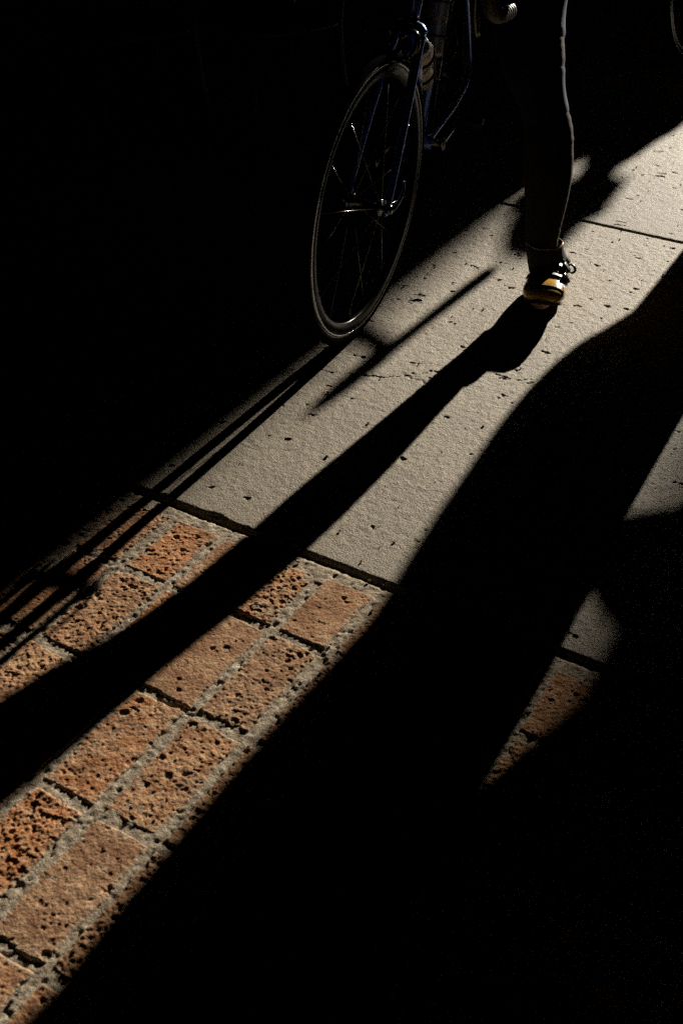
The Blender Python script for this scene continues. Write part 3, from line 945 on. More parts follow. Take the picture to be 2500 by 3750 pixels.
    part("cable", MB().add(*tube(resample([BC - 0.19 * WL - 0.09 * WB, BC - 0.10 * WL - 0.09 * WB + 0.04 * WU, H1 - 0.03 * FL - 0.03 * FB, H0 - 0.02 * FL + 0.05 * FB - 0.02 * FU], 22), 0.0024, 8)), M['blackm'])
    part("cable", MB().add(*tube([BB + st * 0.155 + 0.017 * FL, BB + 0.012 * FU + 0.020 * FL, BB - 0.020 * FU + 0.02 * FL], 0.0012, 6)), M['blackm'])
    part("cable", MB().add(*tube(resample([BB + dt * 0.02 - up_dt * 0.017 + 0.008 * FL, BB + dt * 0.40 - up_dt * 0.017 + 0.008 * FL], 4), 0.0014, 6)), M['blackm'])

    return root, SP

bike, SEAT = make_bike()
tag(bike, "blue steel road bicycle rolling beside the walker's yellow-toed shoe, its front wheel nearest the camera", "bicycle", "road bicycles wheeled along the pavement")

def copy_tree(o, parent=None):
    c = o.copy()
    COL.objects.link(c)
    if parent: c.parent = parent
    for ch in o.children:
        copy_tree(ch, c)
    return c
bike2 = copy_tree(bike)
bike2.location = (-1.335, 5.31, 0)
bike2.rotation_euler = (0, R_(-9.2), R_(-7))
bike2.scale = (1.07, 1.07, 1.07)
tag(bike2, "second blue road bicycle following farther back, only its tyre edge at the right picture border", "bicycle", "road bicycles wheeled along the pavement")

# ------------------------------------------------------------------ people
def limb(mb, pts, n=26, seg=16):
    """pts rows: x y z r_side r_other; rounded ends."""
    q = resample(np.array([list(p) if len(p) == 5 else list(p) + [p[3]] for p in pts], float), n)
    path, rad = q[:, :3], np.maximum(q[:, 3:5], 0.003)
    t0, t1 = nrm(path[0] - path[1]), nrm(path[-1] - path[-2])
    r0, r1 = rad[0].mean(), rad[-1].mean()
    path = np.vstack([path[0] + t0 * r0 * 0.85, path[0] + t0 * r0 * 0.5, path, path[-1] + t1 * r1 * 0.5, path[-1] + t1 * r1 * 0.85])
    rad = np.vstack([rad[0] * 0.45, rad[0] * 0.85, rad, rad[-1] * 0.85, rad[-1] * 0.45])
    mb.add(*tube(path, rad, seg, ref=(0, 1, 0.01)))

def hand(mb, wrist, d, palm, thumb_side, curl=0.5):
    """Palm with four unequal bent fingers and a thumb off its side."""
    d = nrm(d); palm = nrm(np.asarray(palm, float) - np.dot(palm, d) * d)
    sd = nrm(np.cross(d, palm)) * thumb_side
    wrist = np.asarray(wrist, float)
    mb.add(*tube([wrist - 0.01 * d, wrist + 0.02 * d, wrist + 0.06 * d, wrist + 0.092 * d], [(0.024, 0.018), (0.032, 0.016), (0.041, 0.015), (0.038, 0.012)], 14, ref=palm))
    for k, (o, L) in enumerate(((0.029, 0.070), (0.010, 0.079), (-0.010, 0.073), (-0.028, 0.058))):
        p = wrist + 0.082 * d + o * sd
        pts = [p]
        a = 0.10
        for f in (0.42, 0.32, 0.26):
            a += curl * 0.75
            p = p + L * f * (math.cos(a) * d + math.sin(a) * palm)
            pts.append(p)
        mb.add(*tube(resample(pts, 10), np.linspace(0.0092, 0.0068, 10), 10))
    p = wrist + 0.025 * d + 0.030 * sd
    mb.add(*tube(resample([p, p + 0.032 * sd * 0.8 + 0.024 * d + 0.008 * palm, p + 0.038 * sd + 0.055 * d + 0.018 * palm], 9), np.linspace(0.013, 0.0085, 9), 10))

def head(mb, c, fwd, h=0.235):
    """Skull, jaw, nose, brow and ears about centre c, facing fwd."""
    fwd = nrm(fwd); up = np.array([0, 0, 1.0]); sd = nrm(np.cross(fwd, up))
    A = np.array([sd, fwd, up])
    c = np.asarray(c, float)
    mb.add(*ellipsoid(c + 0.025 * up - 0.010 * fwd, 0.074, 0.094, 0.092, 24, 16, A))
    mb.add(*ellipsoid(c - 0.038 * up + 0.026 * fwd, 0.058, 0.066, 0.080, 20, 14, A))
    mb.add(*ellipsoid(c - 0.095 * up + 0.066 * fwd, 0.024, 0.022, 0.020, 14, 10, A))
    mb.add(*tube(resample([c + 0.022 * up + 0.078 * fwd, c - 0.012 * up + 0.103 * fwd, c - 0.026 * up + 0.088 * fwd], 8), [0.007, 0.008, 0.010, 0.012, 0.014, 0.015, 0.014, 0.010], 10))
    for s in (-1, 1):
        mb.add(*ellipsoid(c + s * 0.073 * sd - 0.004 * fwd - 0.012 * up, 0.010, 0.018, 0.031, 12, 8, A))
    mb.add(*tube([c - 0.058 * up + 0.084 * fwd - 0.022 * sd, c - 0.058 * up + 0.090 * fwd, c - 0.058 * up + 0.084 * fwd + 0.022 * sd], 0.008, 8))

def face_parts(root, c, fwd, org):
    fwd = nrm(fwd); up = np.array([0, 0, 1.0]); sd = nrm(np.cross(fwd, up))
    c = np.asarray(c, float)
    for s in (-1, 1):
        MB().add(*ellipsoid(c + s * 0.031 * sd + 0.074 * fwd + 0.008 * up, 0.012, 0.012, 0.012, 14, 10)).build("eye", M['chrome'] if False else EYE, root, org)
    MB().add(*tube([c - 0.060 * up + 0.090 * fwd - 0.022 * sd, c - 0.061 * up + 0.096 * fwd, c - 0.060 * up + 0.090 * fwd + 0.022 * sd], [0.002, 0.0045, 0.002], 8)).build("mouth", LIP, root, org)
EYE = mat_plain("eye_white", (0.6, 0.58, 0.55), 0.25, var=0.05)
LIP = mat_plain("lip", (0.30, 0.12, 0.10), 0.5, var=0.05)

def hair_cap(c, fwd, thick=0.012, nape=0.06):
    fwd = nrm(fwd); up = np.array([0, 0, 1.0]); sd = nrm(np.cross(fwd, up))
    A = np.array([sd, fwd, up])
    mb = MB()
    V, F = ellipsoid(np.zeros(3), 0.074 + thick, 0.094 + thick, 0.092 + thick, 30, 20, np.eye(3))
    V = np.array(V)
    keep = (V[:, 2] > 0.030) | ((V[:, 1] < 0.01) & (V[:, 2] > -nape)) 
    V = V + 0.004 * np.sin(V * 210)
    F = [f for f in F if all(keep[i] for i in f)]
    used = sorted({i for f in F for i in f})
    mp = {u: k for k, u in enumerate(used)}
    P = V[used] @ A + np.asarray(c) + 0.025 * up - 0.010 * fwd
    mb.add(P, [tuple(mp[i] for i in f) for f in F])
    return mb

def simple_shoe(heel, toe, hgt=0.085):
    heel, toe = np.asarray(heel, float), np.asarray(toe, float)
    L = np.linalg.norm(toe - heel); d = (toe - heel) / L
    sd = nrm(np.cross(d, (0, 0, 1)))
    prof = [(0.0, 0.020, 0.06), (0.03, 0.033, 0.085), (0.25, 0.036, 0.09), (0.45, 0.040, 0.075), (0.7, 0.048, 0.055), (0.9, 0.040, 0.042), (1.0, 0.015, 0.025)]
    q = resample(prof, 24)
    V, F = [], []
    for s, w, h in q:
        c = heel + d * L * s
        for t in np.linspace(0, 2 * np.pi, 18, endpoint=False):
            ct, stn = np.cos(t), np.sin(t)
            V.append(c + w * np.sign(ct) * abs(ct) ** 0.7 * sd + np.array([0, 0, h / 2 + h / 2 * np.sign(stn) * abs(stn) ** 0.8 + 0.002]))
    for i in range(23):
        for j in range(18):
            k = (j + 1) % 18
            F.append((i * 18 + j, i * 18 + k, i * 18 + 18 + k, i * 18 + 18 + j))
    F.append(tuple(range(18))); F.append(tuple(23 * 18 + j for j in range(18)))
    return MB().add(V, F)

# ---- the walker with the yellow-toed shoe
def rider():
    org = np.array([-0.95, 2.70, 0.0])
    root = empty("person", tuple(org))
    tag(root, "person in black cycling tights walking the nearer blue bicycle, one yellow-toed shoe on the concrete", "person")
    legR = [(-0.940, 2.685, 0.075, 0.040), (-0.953, 2.672, 0.135, 0.035), (-0.956, 2.676, 0.20, 0.041), (-0.961, 2.684, 0.275, 0.0515), (-0.970, 2.690, 0.345, 0.0580),
            (-0.982, 2.694, 0.42, 0.0545), (-1.012, 2.700, 0.50, 0.0525), (-1.046, 2.715, 0.565, 0.071), (-1.086, 2.748, 0.66, 0.079), (-1.090, 2.785, 0.76, 0.073), (-1.098, 2.825, 0.87, 0.078), (-1.085, 2.84, 0.96, 0.084), (-1.06, 2.85, 1.02, 0.085)]
    legL = [(-0.585, 3.405, 0.10, 0.040), (-0.583, 3.400, 0.15, 0.037), (-0.58, 3.345, 0.22, 0.044), (-0.585, 3.27, 0.32, 0.058), (-0.595, 3.19, 0.41, 0.054),
            (-0.600, 3.11, 0.49, 0.054), (-0.615, 3.06, 0.57, 0.062), (-0.622, 3.00, 0.68, 0.074), (-0.685, 2.94, 0.80, 0.082), (-0.78, 2.90, 0.90, 0.080), (-0.865, 2.88, 0.97, 0.084), (-0.90, 2.87, 1.02, 0.085)]
    body = MB()
    limb(body, legR, 40, 18); limb(body, legL, 34, 18)
    limb(body, [(-0.975, 2.86, 1.045, 0.160, 0.110), (-1.035, 2.86, 1.135, 0.135, 0.095), (-1.04, 2.85, 1.255, 0.150, 0.105), (-1.045, 2.84, 1.395, 0.175, 0.11), (-1.045, 2.84, 1.495, 0.160, 0.085)], 24, 24)
    limb(body, [(-1.045, 2.845, 1.495, 0.060), (-1.045, 2.825, 1.605, 0.055), (-1.045, 2.80, 1.675, 0.055)], 10, 16)
    head(body, (-1.05, 2.78, 1.735), (-0.2, -1, -0.1))
    limb(body, [(-1.215, 2.86, 1.475, 0.052), (-1.31, 2.97, 1.345, 0.044), (-1.40, 3.09, 1.225, 0.040), (-1.47, 3.17, 1.115, 0.036), (-1.525, 3.20, 1.075, 0.027, 0.023)], 22, 14)
    limb(body, [(-0.875, 2.86, 1.475, 0.052), (-0.815, 2.89, 1.325, 0.044), (-0.79, 2.91, 1.195, 0.040), (-0.785, 2.86, 1.075, 0.036), (-0.78, 2.79, 0.965, 0.026, 0.022)], 22, 14)
    hand(body, (-1.525, 3.20, 1.075), (-0.85, 0.30, -0.05), (0, 0, -1), -1, 0.55)
    hand(body, (-0.78, 2.79, 0.965), (0.05, -0.30, -0.95), (-0.9, 0, 0), 1, 0.5)
    for L in (legR, legL):
        a = np.array(L[0][:3])
    limb(body, [(-0.955, 2.755, 0.055, 0.030), (-0.925, 2.66, 0.055, 0.034), (-0.89, 2.545, 0.058, 0.030)], 10, 14)
    limb(body, [(-0.60, 3.44, 0.11, 0.030), (-0.575, 3.35, 0.06, 0.034), (-0.565, 3.26, 0.035, 0.026)], 10, 14)
    me = remesh_joined(body, "body", 0.007, 3, org)
    link("body", me, M['skin'], root)
    face_parts(root, (-1.05, 2.78, 1.735), (-0.2, -1, -0.1), org)
    # tights: one garment over both legs and hips
    tg = MB()
    for L in (legR, legL):
        limb(tg, [(p[0], p[1], p[2], p[3] + 0.005) for p in L[1:]], 44, 22)
    limb(tg, [(-0.975, 2.86, 1.045, 0.166, 0.116), (-0.99, 2.86, 1.075, 0.160, 0.112), (-1.0, 2.86, 1.105, 0.150, 0.106)], 12, 24)
    tme = remesh_joined(tg, "tights", 0.0055, 2, org)
    co = np.zeros(len(tme.vertices) * 3, np.float32); tme.vertices.foreach_get("co", co); co = co.reshape(-1, 3)
    no = np.zeros(len(tme.vertices) * 3, np.float32); tme.vertices.foreach_get("normal", no); no = no.reshape(-1, 3)
    zz, ang = co[:, 2], np.arctan2(no[:, 1], no[:, 0])
    win = np.exp(-((zz - 0.165) / 0.03) ** 2) + 0.7 * np.exp(-((zz - 0.43) / 0.05) ** 2) + 0.25 * np.exp(-((zz - 0.60) / 0.06) ** 2) + 0.12
    fold = np.sin(zz * 260 + 1.7 * np.sin(2 * ang) + 2 * np.sin(zz * 61)) + 0.6 * np.sin(zz * 410 + 3 * ang)
    co = co + no * (0.0007 * win * fold)[:, None]
    tme.vertices.foreach_set("co", co.astype(np.float32).ravel()); tme.update()
    link("tights", tme, M['tights'], root)
    q = resample(np.array([list(p) for p in legR]), 120)
    def band(z0, z1, ext, mat, name, wav=0.0):
        s = q[(q[:, 2] >= z0) & (q[:, 2] <= z1)]
        mb = MB()
        n = len(s)
        r = s[:, 3] + 0.005 + ext
        r[0] -= ext * 0.9; r[-1] -= ext * 0.9
        r += wav * np.sin(np.arange(n) * 2.1)
        V, F = tube(s[:, :3], r, 28, ref=(0, 1, 0.01), cap=False)
        mb.add(V, F)
        return mb.build(name, mat, root, org)
    band(0.455, 0.545, 0.0018, M['navy'], "knee_warmer")
    band(0.605, 0.94, 0.0035, M['navy'], "cycling_shorts_leg")
    band(0.385, 0.455, 0.0012, M['tights'], "cuff", 0.0007)
    # jersey and helmet (above the frame)
    jr = MB()
    limb(jr, [(-0.97, 2.86, 1.045, 0.172, 0.122), (-1.035, 2.86, 1.135, 0.150, 0.110), (-1.04, 2.85, 1.255, 0.162, 0.117), (-1.045, 2.84, 1.395, 0.186, 0.121), (-1.045, 2.84, 1.495, 0.172, 0.098)], 24, 24)
    limb(jr, [(-1.19, 2.85, 1.485, 0.064), (-1.31, 2.97, 1.345, 0.052), (-1.36, 3.03, 1.280, 0.05)], 14, 16)
    limb(jr, [(-0.90, 2.86, 1.485, 0.064), (-0.815, 2.89, 1.325, 0.052), (-0.80, 2.90, 1.265, 0.05)], 14, 16)
    link("jersey", remesh_joined(jr, "jersey", 0.009, 3, org), M['jersey'], root)
    hair_cap((-1.05, 2.78, 1.735), (-0.2, -1, -0.1)).build("hair", M['hair'], root, org)
    hm = MB()
    for k in range(7):
        a = (k - 3) * 0.30
        pts = [np.array([-1.05 + 0.105 * math.sin(a) * math.cos(t), 2.79 - 0.135 * math.sin(t), 1.750 + 0.125 * math.cos(t) * math.cos(a)]) for t in np.linspace(-1.35, 1.25, 14)]
        hm.add(*tube(pts, [(0.008, 0.010)] * 14, 10, ref=(1, 0, 0)))
    hm.add(*tube([np.array([-1.05 + 0.105 * math.cos(t), 2.79 + 0.135 * math.sin(t), 1.770]) for t in np.linspace(0, 2 * np.pi, 40, endpoint=False)], (0.012), 10, closed=True))
    hm.build("helmet", M['blackm'], root, org)
    # left shoe, heel lifted
    simple_shoe((-0.605, 3.455, 0.055), (-0.562, 3.20, 0.0)).build("shoe", M['leather'], root, org)
    return root, org

walker, WORG = rider()

# ---- detailed cycling shoe
def cycling_shoe(root, org):
    heel = np.array([-0.962, 2.800, 0.0]); toe = np.array([-0.876, 2.512, 0.0])
    L = np.linalg.norm(toe - heel); fd = (toe - heel) / L
    sd = nrm(np.cross(fd, (0, 0, 1.0)))           # walker's left/right: picture left is -X
    if sd[0] < 0: sd = -sd
    up = np.array([0, 0, 1.0])
    # s, halfwidth, bottom z, top z
    prof = resample([(0.0, 0.020, 0.020, 0.072), (0.03, 0.030, 0.014, 0.088), (0.12, 0.036, 0.012, 0.098), (0.30, 0.039, 0.014, 0.112), (0.46, 0.044, 0.018, 0.112),
                     (0.60, 0.049, 0.024, 0.099), (0.72, 0.053, 0.032, 0.094), (0.80, 0.054, 0.038, 0.0955), (0.88, 0.052, 0.045, 0.0945), (0.95, 0.044, 0.054, 0.090), (0.985, 0.032, 0.062, 0.084), (1.0, 0.016, 0.068, 0.077)], 50)
    def sect(row, g=0.0, t0=0.0, t1=2 * np.pi, n=30, closed=True):
        s, w, b, t = row
        c = heel + fd * L * s
        out = []
        for a in np.linspace(t0, t1, n, endpoint=not closed):
            ca, sa = np.cos(a), np.sin(a)
            x = (w + g) * np.sign(ca) * abs(ca) ** 0.72
            z = (b + t) / 2 + ((t - b) / 2 + g) * np.sign(sa) * abs(sa) ** 0.85
            out.append(c + x * sd + z * up)
        return out
    def shell(rows, g, t0, t1, n, closed, name, mat, par, thick=0.0):
        V = np.array([sect(r, g, t0, t1, n, closed) for r in rows])
        m_, n_ = V.shape[:2]
        F = []
        for i in range(m_ - 1):
            for j in range(n_ if closed else n_ - 1):
                k = (j + 1) % n_
                F.append((i * n_ + j, i * n_ + k, i * n_ + n_ + k, i * n_ + n_ + j))
        if closed:
            F.append(tuple(range(n_))); F.append(tuple((m_ - 1) * n_ + j for j in range(n_)))
            return MB().add(V.reshape(-1, 3), F).build(name, mat, par, org)
        # open shell with a rim that drops to the shoe surface
        W = np.array([sect(r, g - thick, t0, t1, n, False) for r in rows])
        VV = np.concatenate([V.reshape(-1, 3), W.reshape(-1, 3)])
        o = m_ * n_
        edge = [j for j in range(n_)] + [i * n_ + n_ - 1 for i in range(1, m_)] + [(m_ - 1) * n_ + j for j in range(n_ - 2, -1, -1)] + [i * n_ for i in range(m_ - 2, 0, -1)]
        for a, b in zip(edge, edge[1:] + edge[:1]): F.append((a, b, b + o, a + o))
        return MB().add(VV, F).build(name, mat, par, org)
    e = shell(prof, 0, 0, 2 * np.pi, 30, True, "shoe", M['yellow'], root)
    e["label"] = "glossy yellow-gold toe and sides with black straps"
    rows = lambda a, b: [r for r in prof if a <= r[0] <= b]
    shell(rows(0.20, 0.72), 0.0022, R_(40), R_(142), 16, False, "tongue", M['leather'], e, 0.004)
    shell(rows(0.0, 0.55), 0.0016, R_(100), R_(190), 14, False, "side_panel", M['leather'], e, 0.003)
    for a, b in ((0.28, 0.38), (0.44, 0.54), (0.61, 0.69)):
        shell(rows(a, b), 0.0046, R_(14), R_(158), 26, False, "strap", M['leather'], e, 0.004)
    for c_ in (0.33, 0.49, 0.65):
        row = min(prof, key=lambda r: abs(r[0] - c_))
        pp = sect(row, 0.008, R_(38), R_(38) + 0.01, 2, False)[0]
        nn = nrm(np.array(sd) * 0.75 + up * 0.65)
        tt = nrm(np.cross(nn, fd))
        MB().add(*bevel_box(pp, 0.010 * fd, 0.013 * tt, 0.0035 * nn)).build("buckle", M['chrome'] if c_ > 0.6 else M['blackm'], e, org)
    # welt seam of the toe cap and its stitching
    row = min(prof, key=lambda r: abs(r[0] - 0.885))
    pts = sect(row, 0.0006, R_(18), R_(165), 40, False)
    MB().add(*tube(pts, 0.0012, 6)).build("seam", M['leather'], e, org)
    st_ = MB()
    row = min(prof, key=lambda r: abs(r[0] - 0.865))
    pts = sect(row, 0.001, R_(25), R_(160), 60, False)
    for k in range(0, 58, 2): st_.add(*tube([pts[k], pts[k + 1]], 0.0007, 5))
    st_.build("stitching", M['stitch'], e, org)
    side = [sect(min(prof, key=lambda r: abs(r[0] - s_)), 0.0006, R_(a_), R_(a_) + 0.01, 2, False)[0] for s_, a_ in ((0.80, 40), (0.86, 30), (0.92, 14), (0.97, -12), (0.985, -30))]
    MB().add(*tube(resample(side, 16), 0.0013, 6)).build("seam", M['leather'], e, org)
    shell(rows(0.74, 0.81), 0.0008, R_(28), R_(58), 10, False, "mesh_vent", M['mesh'], e, 0.002)
    # sole with cleat and heel tread
    so = []
    for s, w, b, t in prof: so.append((s, w * 0.90, b - 0.004, b + 0.006))
    V = np.array([sect(r, 0.0, 0, 2 * np.pi, 24, True) for r in so])
    F = []
    for i in range(len(so) - 1):
        for j in range(24):
            k = (j + 1) % 24
            F.append((i * 24 + j, i * 24 + k, i * 24 + 24 + k, i * 24 + 24 + j))
    F.append(tuple(range(24))); F.append(tuple((len(so) - 1) * 24 + j for j in range(24)))
    MB().add(V.reshape(-1, 3), F).build("sole", M['sole'], e, org)
    MB().add(*bevel_box(heel + fd * L * 0.68 + 0.012 * sd + 0.013 * up, 0.028 * fd, 0.026 * sd, 0.013 * up)).build("cleat", M['sole'], e, org)
    MB().add(*bevel_box(heel + fd * L * 0.10 + 0.005 * up, 0.022 * fd, 0.024 * sd, 0.005 * up)).build("heel_tread", M['sole'], e, org)
    # padded cuff up the ankle with a yellow edge
    cuff = resample([(-0.937, 2.690, 0.090, 0.049, 0.058), (-0.941, 2.678, 0.115, 0.047, 0.053), (-0.944, 2.673, 0.140, 0.0465, 0.051), (-0.945, 2.673, 0.150, 0.044, 0.048)], 14)
    MB().add(*tube(cuff[:, :3], cuff[:, 3:5], 28, ref=(0, 1, 0.01), cap=False)).build("ankle_cuff", M['tights'], e, org)
    c = cuff[-1]
    rim = [c[:3] + np.array([0.0455 * math.cos(a), 0.050 * math.sin(a), 0.001 * math.sin(5 * a)]) for a in np.linspace(0, 2 * np.pi, 48, endpoint=False)]
    MB().add(*tube(rim, 0.0016, 6, closed=True)).build("cuff_edge", M['yellow'], e, org)
    # pull loop and lace ends on the picture-right side
    base = heel + fd * L * 0.44 + 0.043 * sd + 0.093 * up
    lp = [base + o_ for o_ in (0 * sd, 0.010 * sd + 0.007 * up, 0.019 * sd + 0.006 * up + 0.006 * fd, 0.024 * sd - 0.003 * up + 0.010 * fd, 0.017 * sd - 0.010 * up + 0.013 * fd, 0.010 * sd - 0.010 * up + 0.006 * fd, 0.002 * sd - 0.016 * up)]
    MB().add(*tube(resample(lp, 26), [(0.0042, 0.0024)] * 26, 8)).build("pull_loop", M['leather'], e, org)
    lc = MB()
    for q in range(3):
        b_ = heel + fd * L * (0.30 + 0.07 * q) + 0.030 * sd + 0.112 * up
        lc.add(*tube(resample([b_ - 0.018 * sd + 0.004 * up, b_, b_ + 0.012 * sd - 0.012 * up, b_ + 0.016 * sd - 0.028 * up], 12), 0.0026, 8))
    lc.build("lace", M['blackm'], e, org)
    # faint grey lettering on the cuff front
    cu = bpy.data.curves.new("cuff_print", 'FONT')
    cu.body = "SIDI"
    cu.size = 0.024; cu.extrude = 0.0003; cu.align_x = 'CENTER'
    tmp = bpy.data.objects.new("cuff_print_src", cu)
    COL.objects.link(tmp)
    dg = bpy.context.evaluated_depsgraph_get()
    pm = bpy.data.meshes.new_from_object(tmp.evaluated_get(dg))
    bpy.data.objects.remove(tmp)
    pm.materials.clear()
    o = link("cuff_print", pm, M['print_'], e)
    f3 = Vector((0.20, -0.98, 0)).normalized()
    pos = Vector((-0.941, 2.675, 0.112)) + f3 * 0.0505 - Vector(org)
    tl = (f3 + Vector((0, 0, 0.15))).normalized()
    xx = Vector((0, 0, 1)).cross(tl).normalized()
    yy = tl.cross(xx)
    o.matrix_local = Matrix(((xx.x, yy.x, tl.x, pos.x), (xx.y, yy.y, tl.y, pos.y), (xx.z, yy.z, tl.z, pos.z), (0, 0, 0, 1)))
    return e
cycling_shoe(walker, WORG)

# ---- pedestrian to the right, in a long coat, hand in pocket (casts the broad right shadow)
def coat_walker():
    Y0 = 4.42
    org = np.array([-0.62, Y0, 0.0])
    root = empty("person", tuple(org))
    tag(root, "pedestrian in a long dark coat walking just outside the right edge, casting the broad shadow", "person")
    body = MB()
    for x, dy in ((-0.675, -0.05), (-0.565, 0.06)):
        limb(body, [(x, Y0 + dy, 0.08, 0.040), (x, Y0 + dy, 0.14, 0.037), (x, Y0 + dy + 0.01, 0.32, 0.055), (x, Y0 + dy, 0.48, 0.052), (x, Y0, 0.66, 0.072), (x * 0.9 - 0.06, Y0, 0.86, 0.085)], 30, 16)
        limb(body, [(x, Y0 + dy + 0.08, 0.045, 0.028), (x, Y0 + dy - 0.04, 0.045, 0.030), (x, Y0 + dy - 0.13, 0.032, 0.024)], 8, 12)
    cx = -0.62
    limb(body, [(cx, Y0, 0.86, 0.14, 0.10), (cx, Y0, 0.96, 0.15, 0.11), (cx, Y0, 1.08, 0.125, 0.095), (cx, Y0, 1.30, 0.17, 0.11), (cx, Y0, 1.40, 0.155, 0.085)], 20, 22)
    limb(body, [(cx, Y0, 1.40, 0.058), (cx, Y0 - 0.01, 1.52, 0.052), (cx, Y0 - 0.02, 1.56, 0.05)], 8, 14)
    head(body, (cx, Y0 - 0.03, 1.64), (0, -1, 0))
    limb(body, [(cx - 0.125, Y0, 1.37, 0.048), (cx - 0.11, Y0 + 0.06, 1.22, 0.042), (cx - 0.095, Y0 + 0.05, 1.08, 0.037), (cx - 0.09, Y0 - 0.02, 0.93, 0.026)], 16, 14)
    hand(body, (cx - 0.09, Y0 - 0.02, 0.93), (0.05, -0.25, -0.9), (0.9, 0, 0), 1, 0.5)
    arm = [(cx + 0.165, Y0, 1.37, 0.048), (cx + 0.175, Y0 + 0.03, 1.24, 0.042), (cx + 0.190, Y0 + 0.05, 1.11, 0.038), (cx + 0.212, Y0 + 0.05, 1.02, 0.038), (cx + 0.30, Y0 + 0.01, 0.93, 0.034), (cx + 0.265, Y0 - 0.04, 0.83, 0.026)]
    limb(body, arm, 18, 14)
    hand(body, arm[-1][:3], (-0.85, -0.1, -0.25), (0, 0.9, -0.2), 1, 0.4)
    link("body", remesh_joined(body, "body", 0.009, 3, org), M['skin'], root)
    face_parts(root, (cx, Y0 - 0.03, 1.64), (0, -1, 0), org)
    hair_cap((cx, Y0 - 0.03, 1.64), (0, -1, 0), 0.014, 0.10).build("hair", M['hair'], root, org)
    tr = MB()
    for x, dy in ((-0.675, -0.05), (-0.565, 0.06)):
        limb(tr, [(x, Y0 + dy, 0.10, 0.058), (x, Y0 + dy, 0.30, 0.066), (x, Y0 + dy, 0.48, 0.068), (x, Y0, 0.68, 0.080), (x * 0.9 - 0.06, Y0, 0.84, 0.092)], 22, 18)
    link("trousers", remesh_joined(tr, "trousers", 0.010, 3, org), M['coat'], root)
    ct = MB()
    # z, left x, right x, half depth of the coat
    cs_ = [(0.60, -0.790, -0.515, 0.13), (0.64, -0.822, -0.510, 0.13), (0.68, -0.828, -0.505, 0.13), (0.74, -0.815, -0.500, 0.13), (0.80, -0.800, -0.488, 0.13), (0.89, -0.770, -0.462, 0.13), (0.96, -0.772, -0.458, 0.128),
           (1.03, -0.783, -0.460, 0.12), (1.12, -0.788, -0.458, 0.12), (1.25, -0.765, -0.450, 0.13), (1.36, -0.745, -0.45, 0.12), (1.43, -0.69, -0.53, 0.09)]
    limb(ct, [((a + b) / 2, Y0, z, (b - a) / 2, d) for z, a, b, d in cs_], 40, 28)
    limb(ct, [(p[0], p[1], p[2], p[3] + 0.014) for p in arm[:5]] + [(cx + 0.29, Y0 - 0.03, 0.88, 0.043)], 18, 16)
    limb(ct, [(cx - 0.09, Y0, 1.37, 0.058), (cx - 0.085, Y0 + 0.06, 1.22, 0.052), (cx - 0.08, Y0 + 0.05, 1.08, 0.048), (cx - 0.085, Y0 - 0.01, 0.97, 0.045)], 16, 16)
    link("coat", remesh_joined(ct, "coat", 0.010, 3, org), M['coat'], root)
    for x, dy in ((-0.675, -0.05), (-0.565, 0.06)):
        simple_shoe((x, Y0 + dy + 0.10, 0), (x, Y0 + dy - 0.18, 0)).build("shoe", M['leather'], root, org)
coat_walker()
bag = empty("added_clutch_bag", (-0.40, 4.38, 0.775))  # unseen, added to cast the dark bar beside the coat's shadow
tag(bag, "flat dark clutch bag held at the coat walker's hip beyond the right edge", "bag")
_bx = nrm((1, 0, -0.28)); _bz = nrm((0.28, 0, 1))
MB().add(*bevel_box((-0.40, 4.385, 0.775), 0.125 * _bx, (0, 0.022, 0), 0.040 * _bz)).build("pouch", M['leather'], bag, (-0.40, 4.38, 0.775))
MB().add(*bevel_box(np.array((-0.40, 4.361, 0.785)), 0.122 * _bx, (0, 0.003, 0), 0.026 * _bz)).build("flap", M['leather'], bag, (-0.40, 4.38, 0.775))

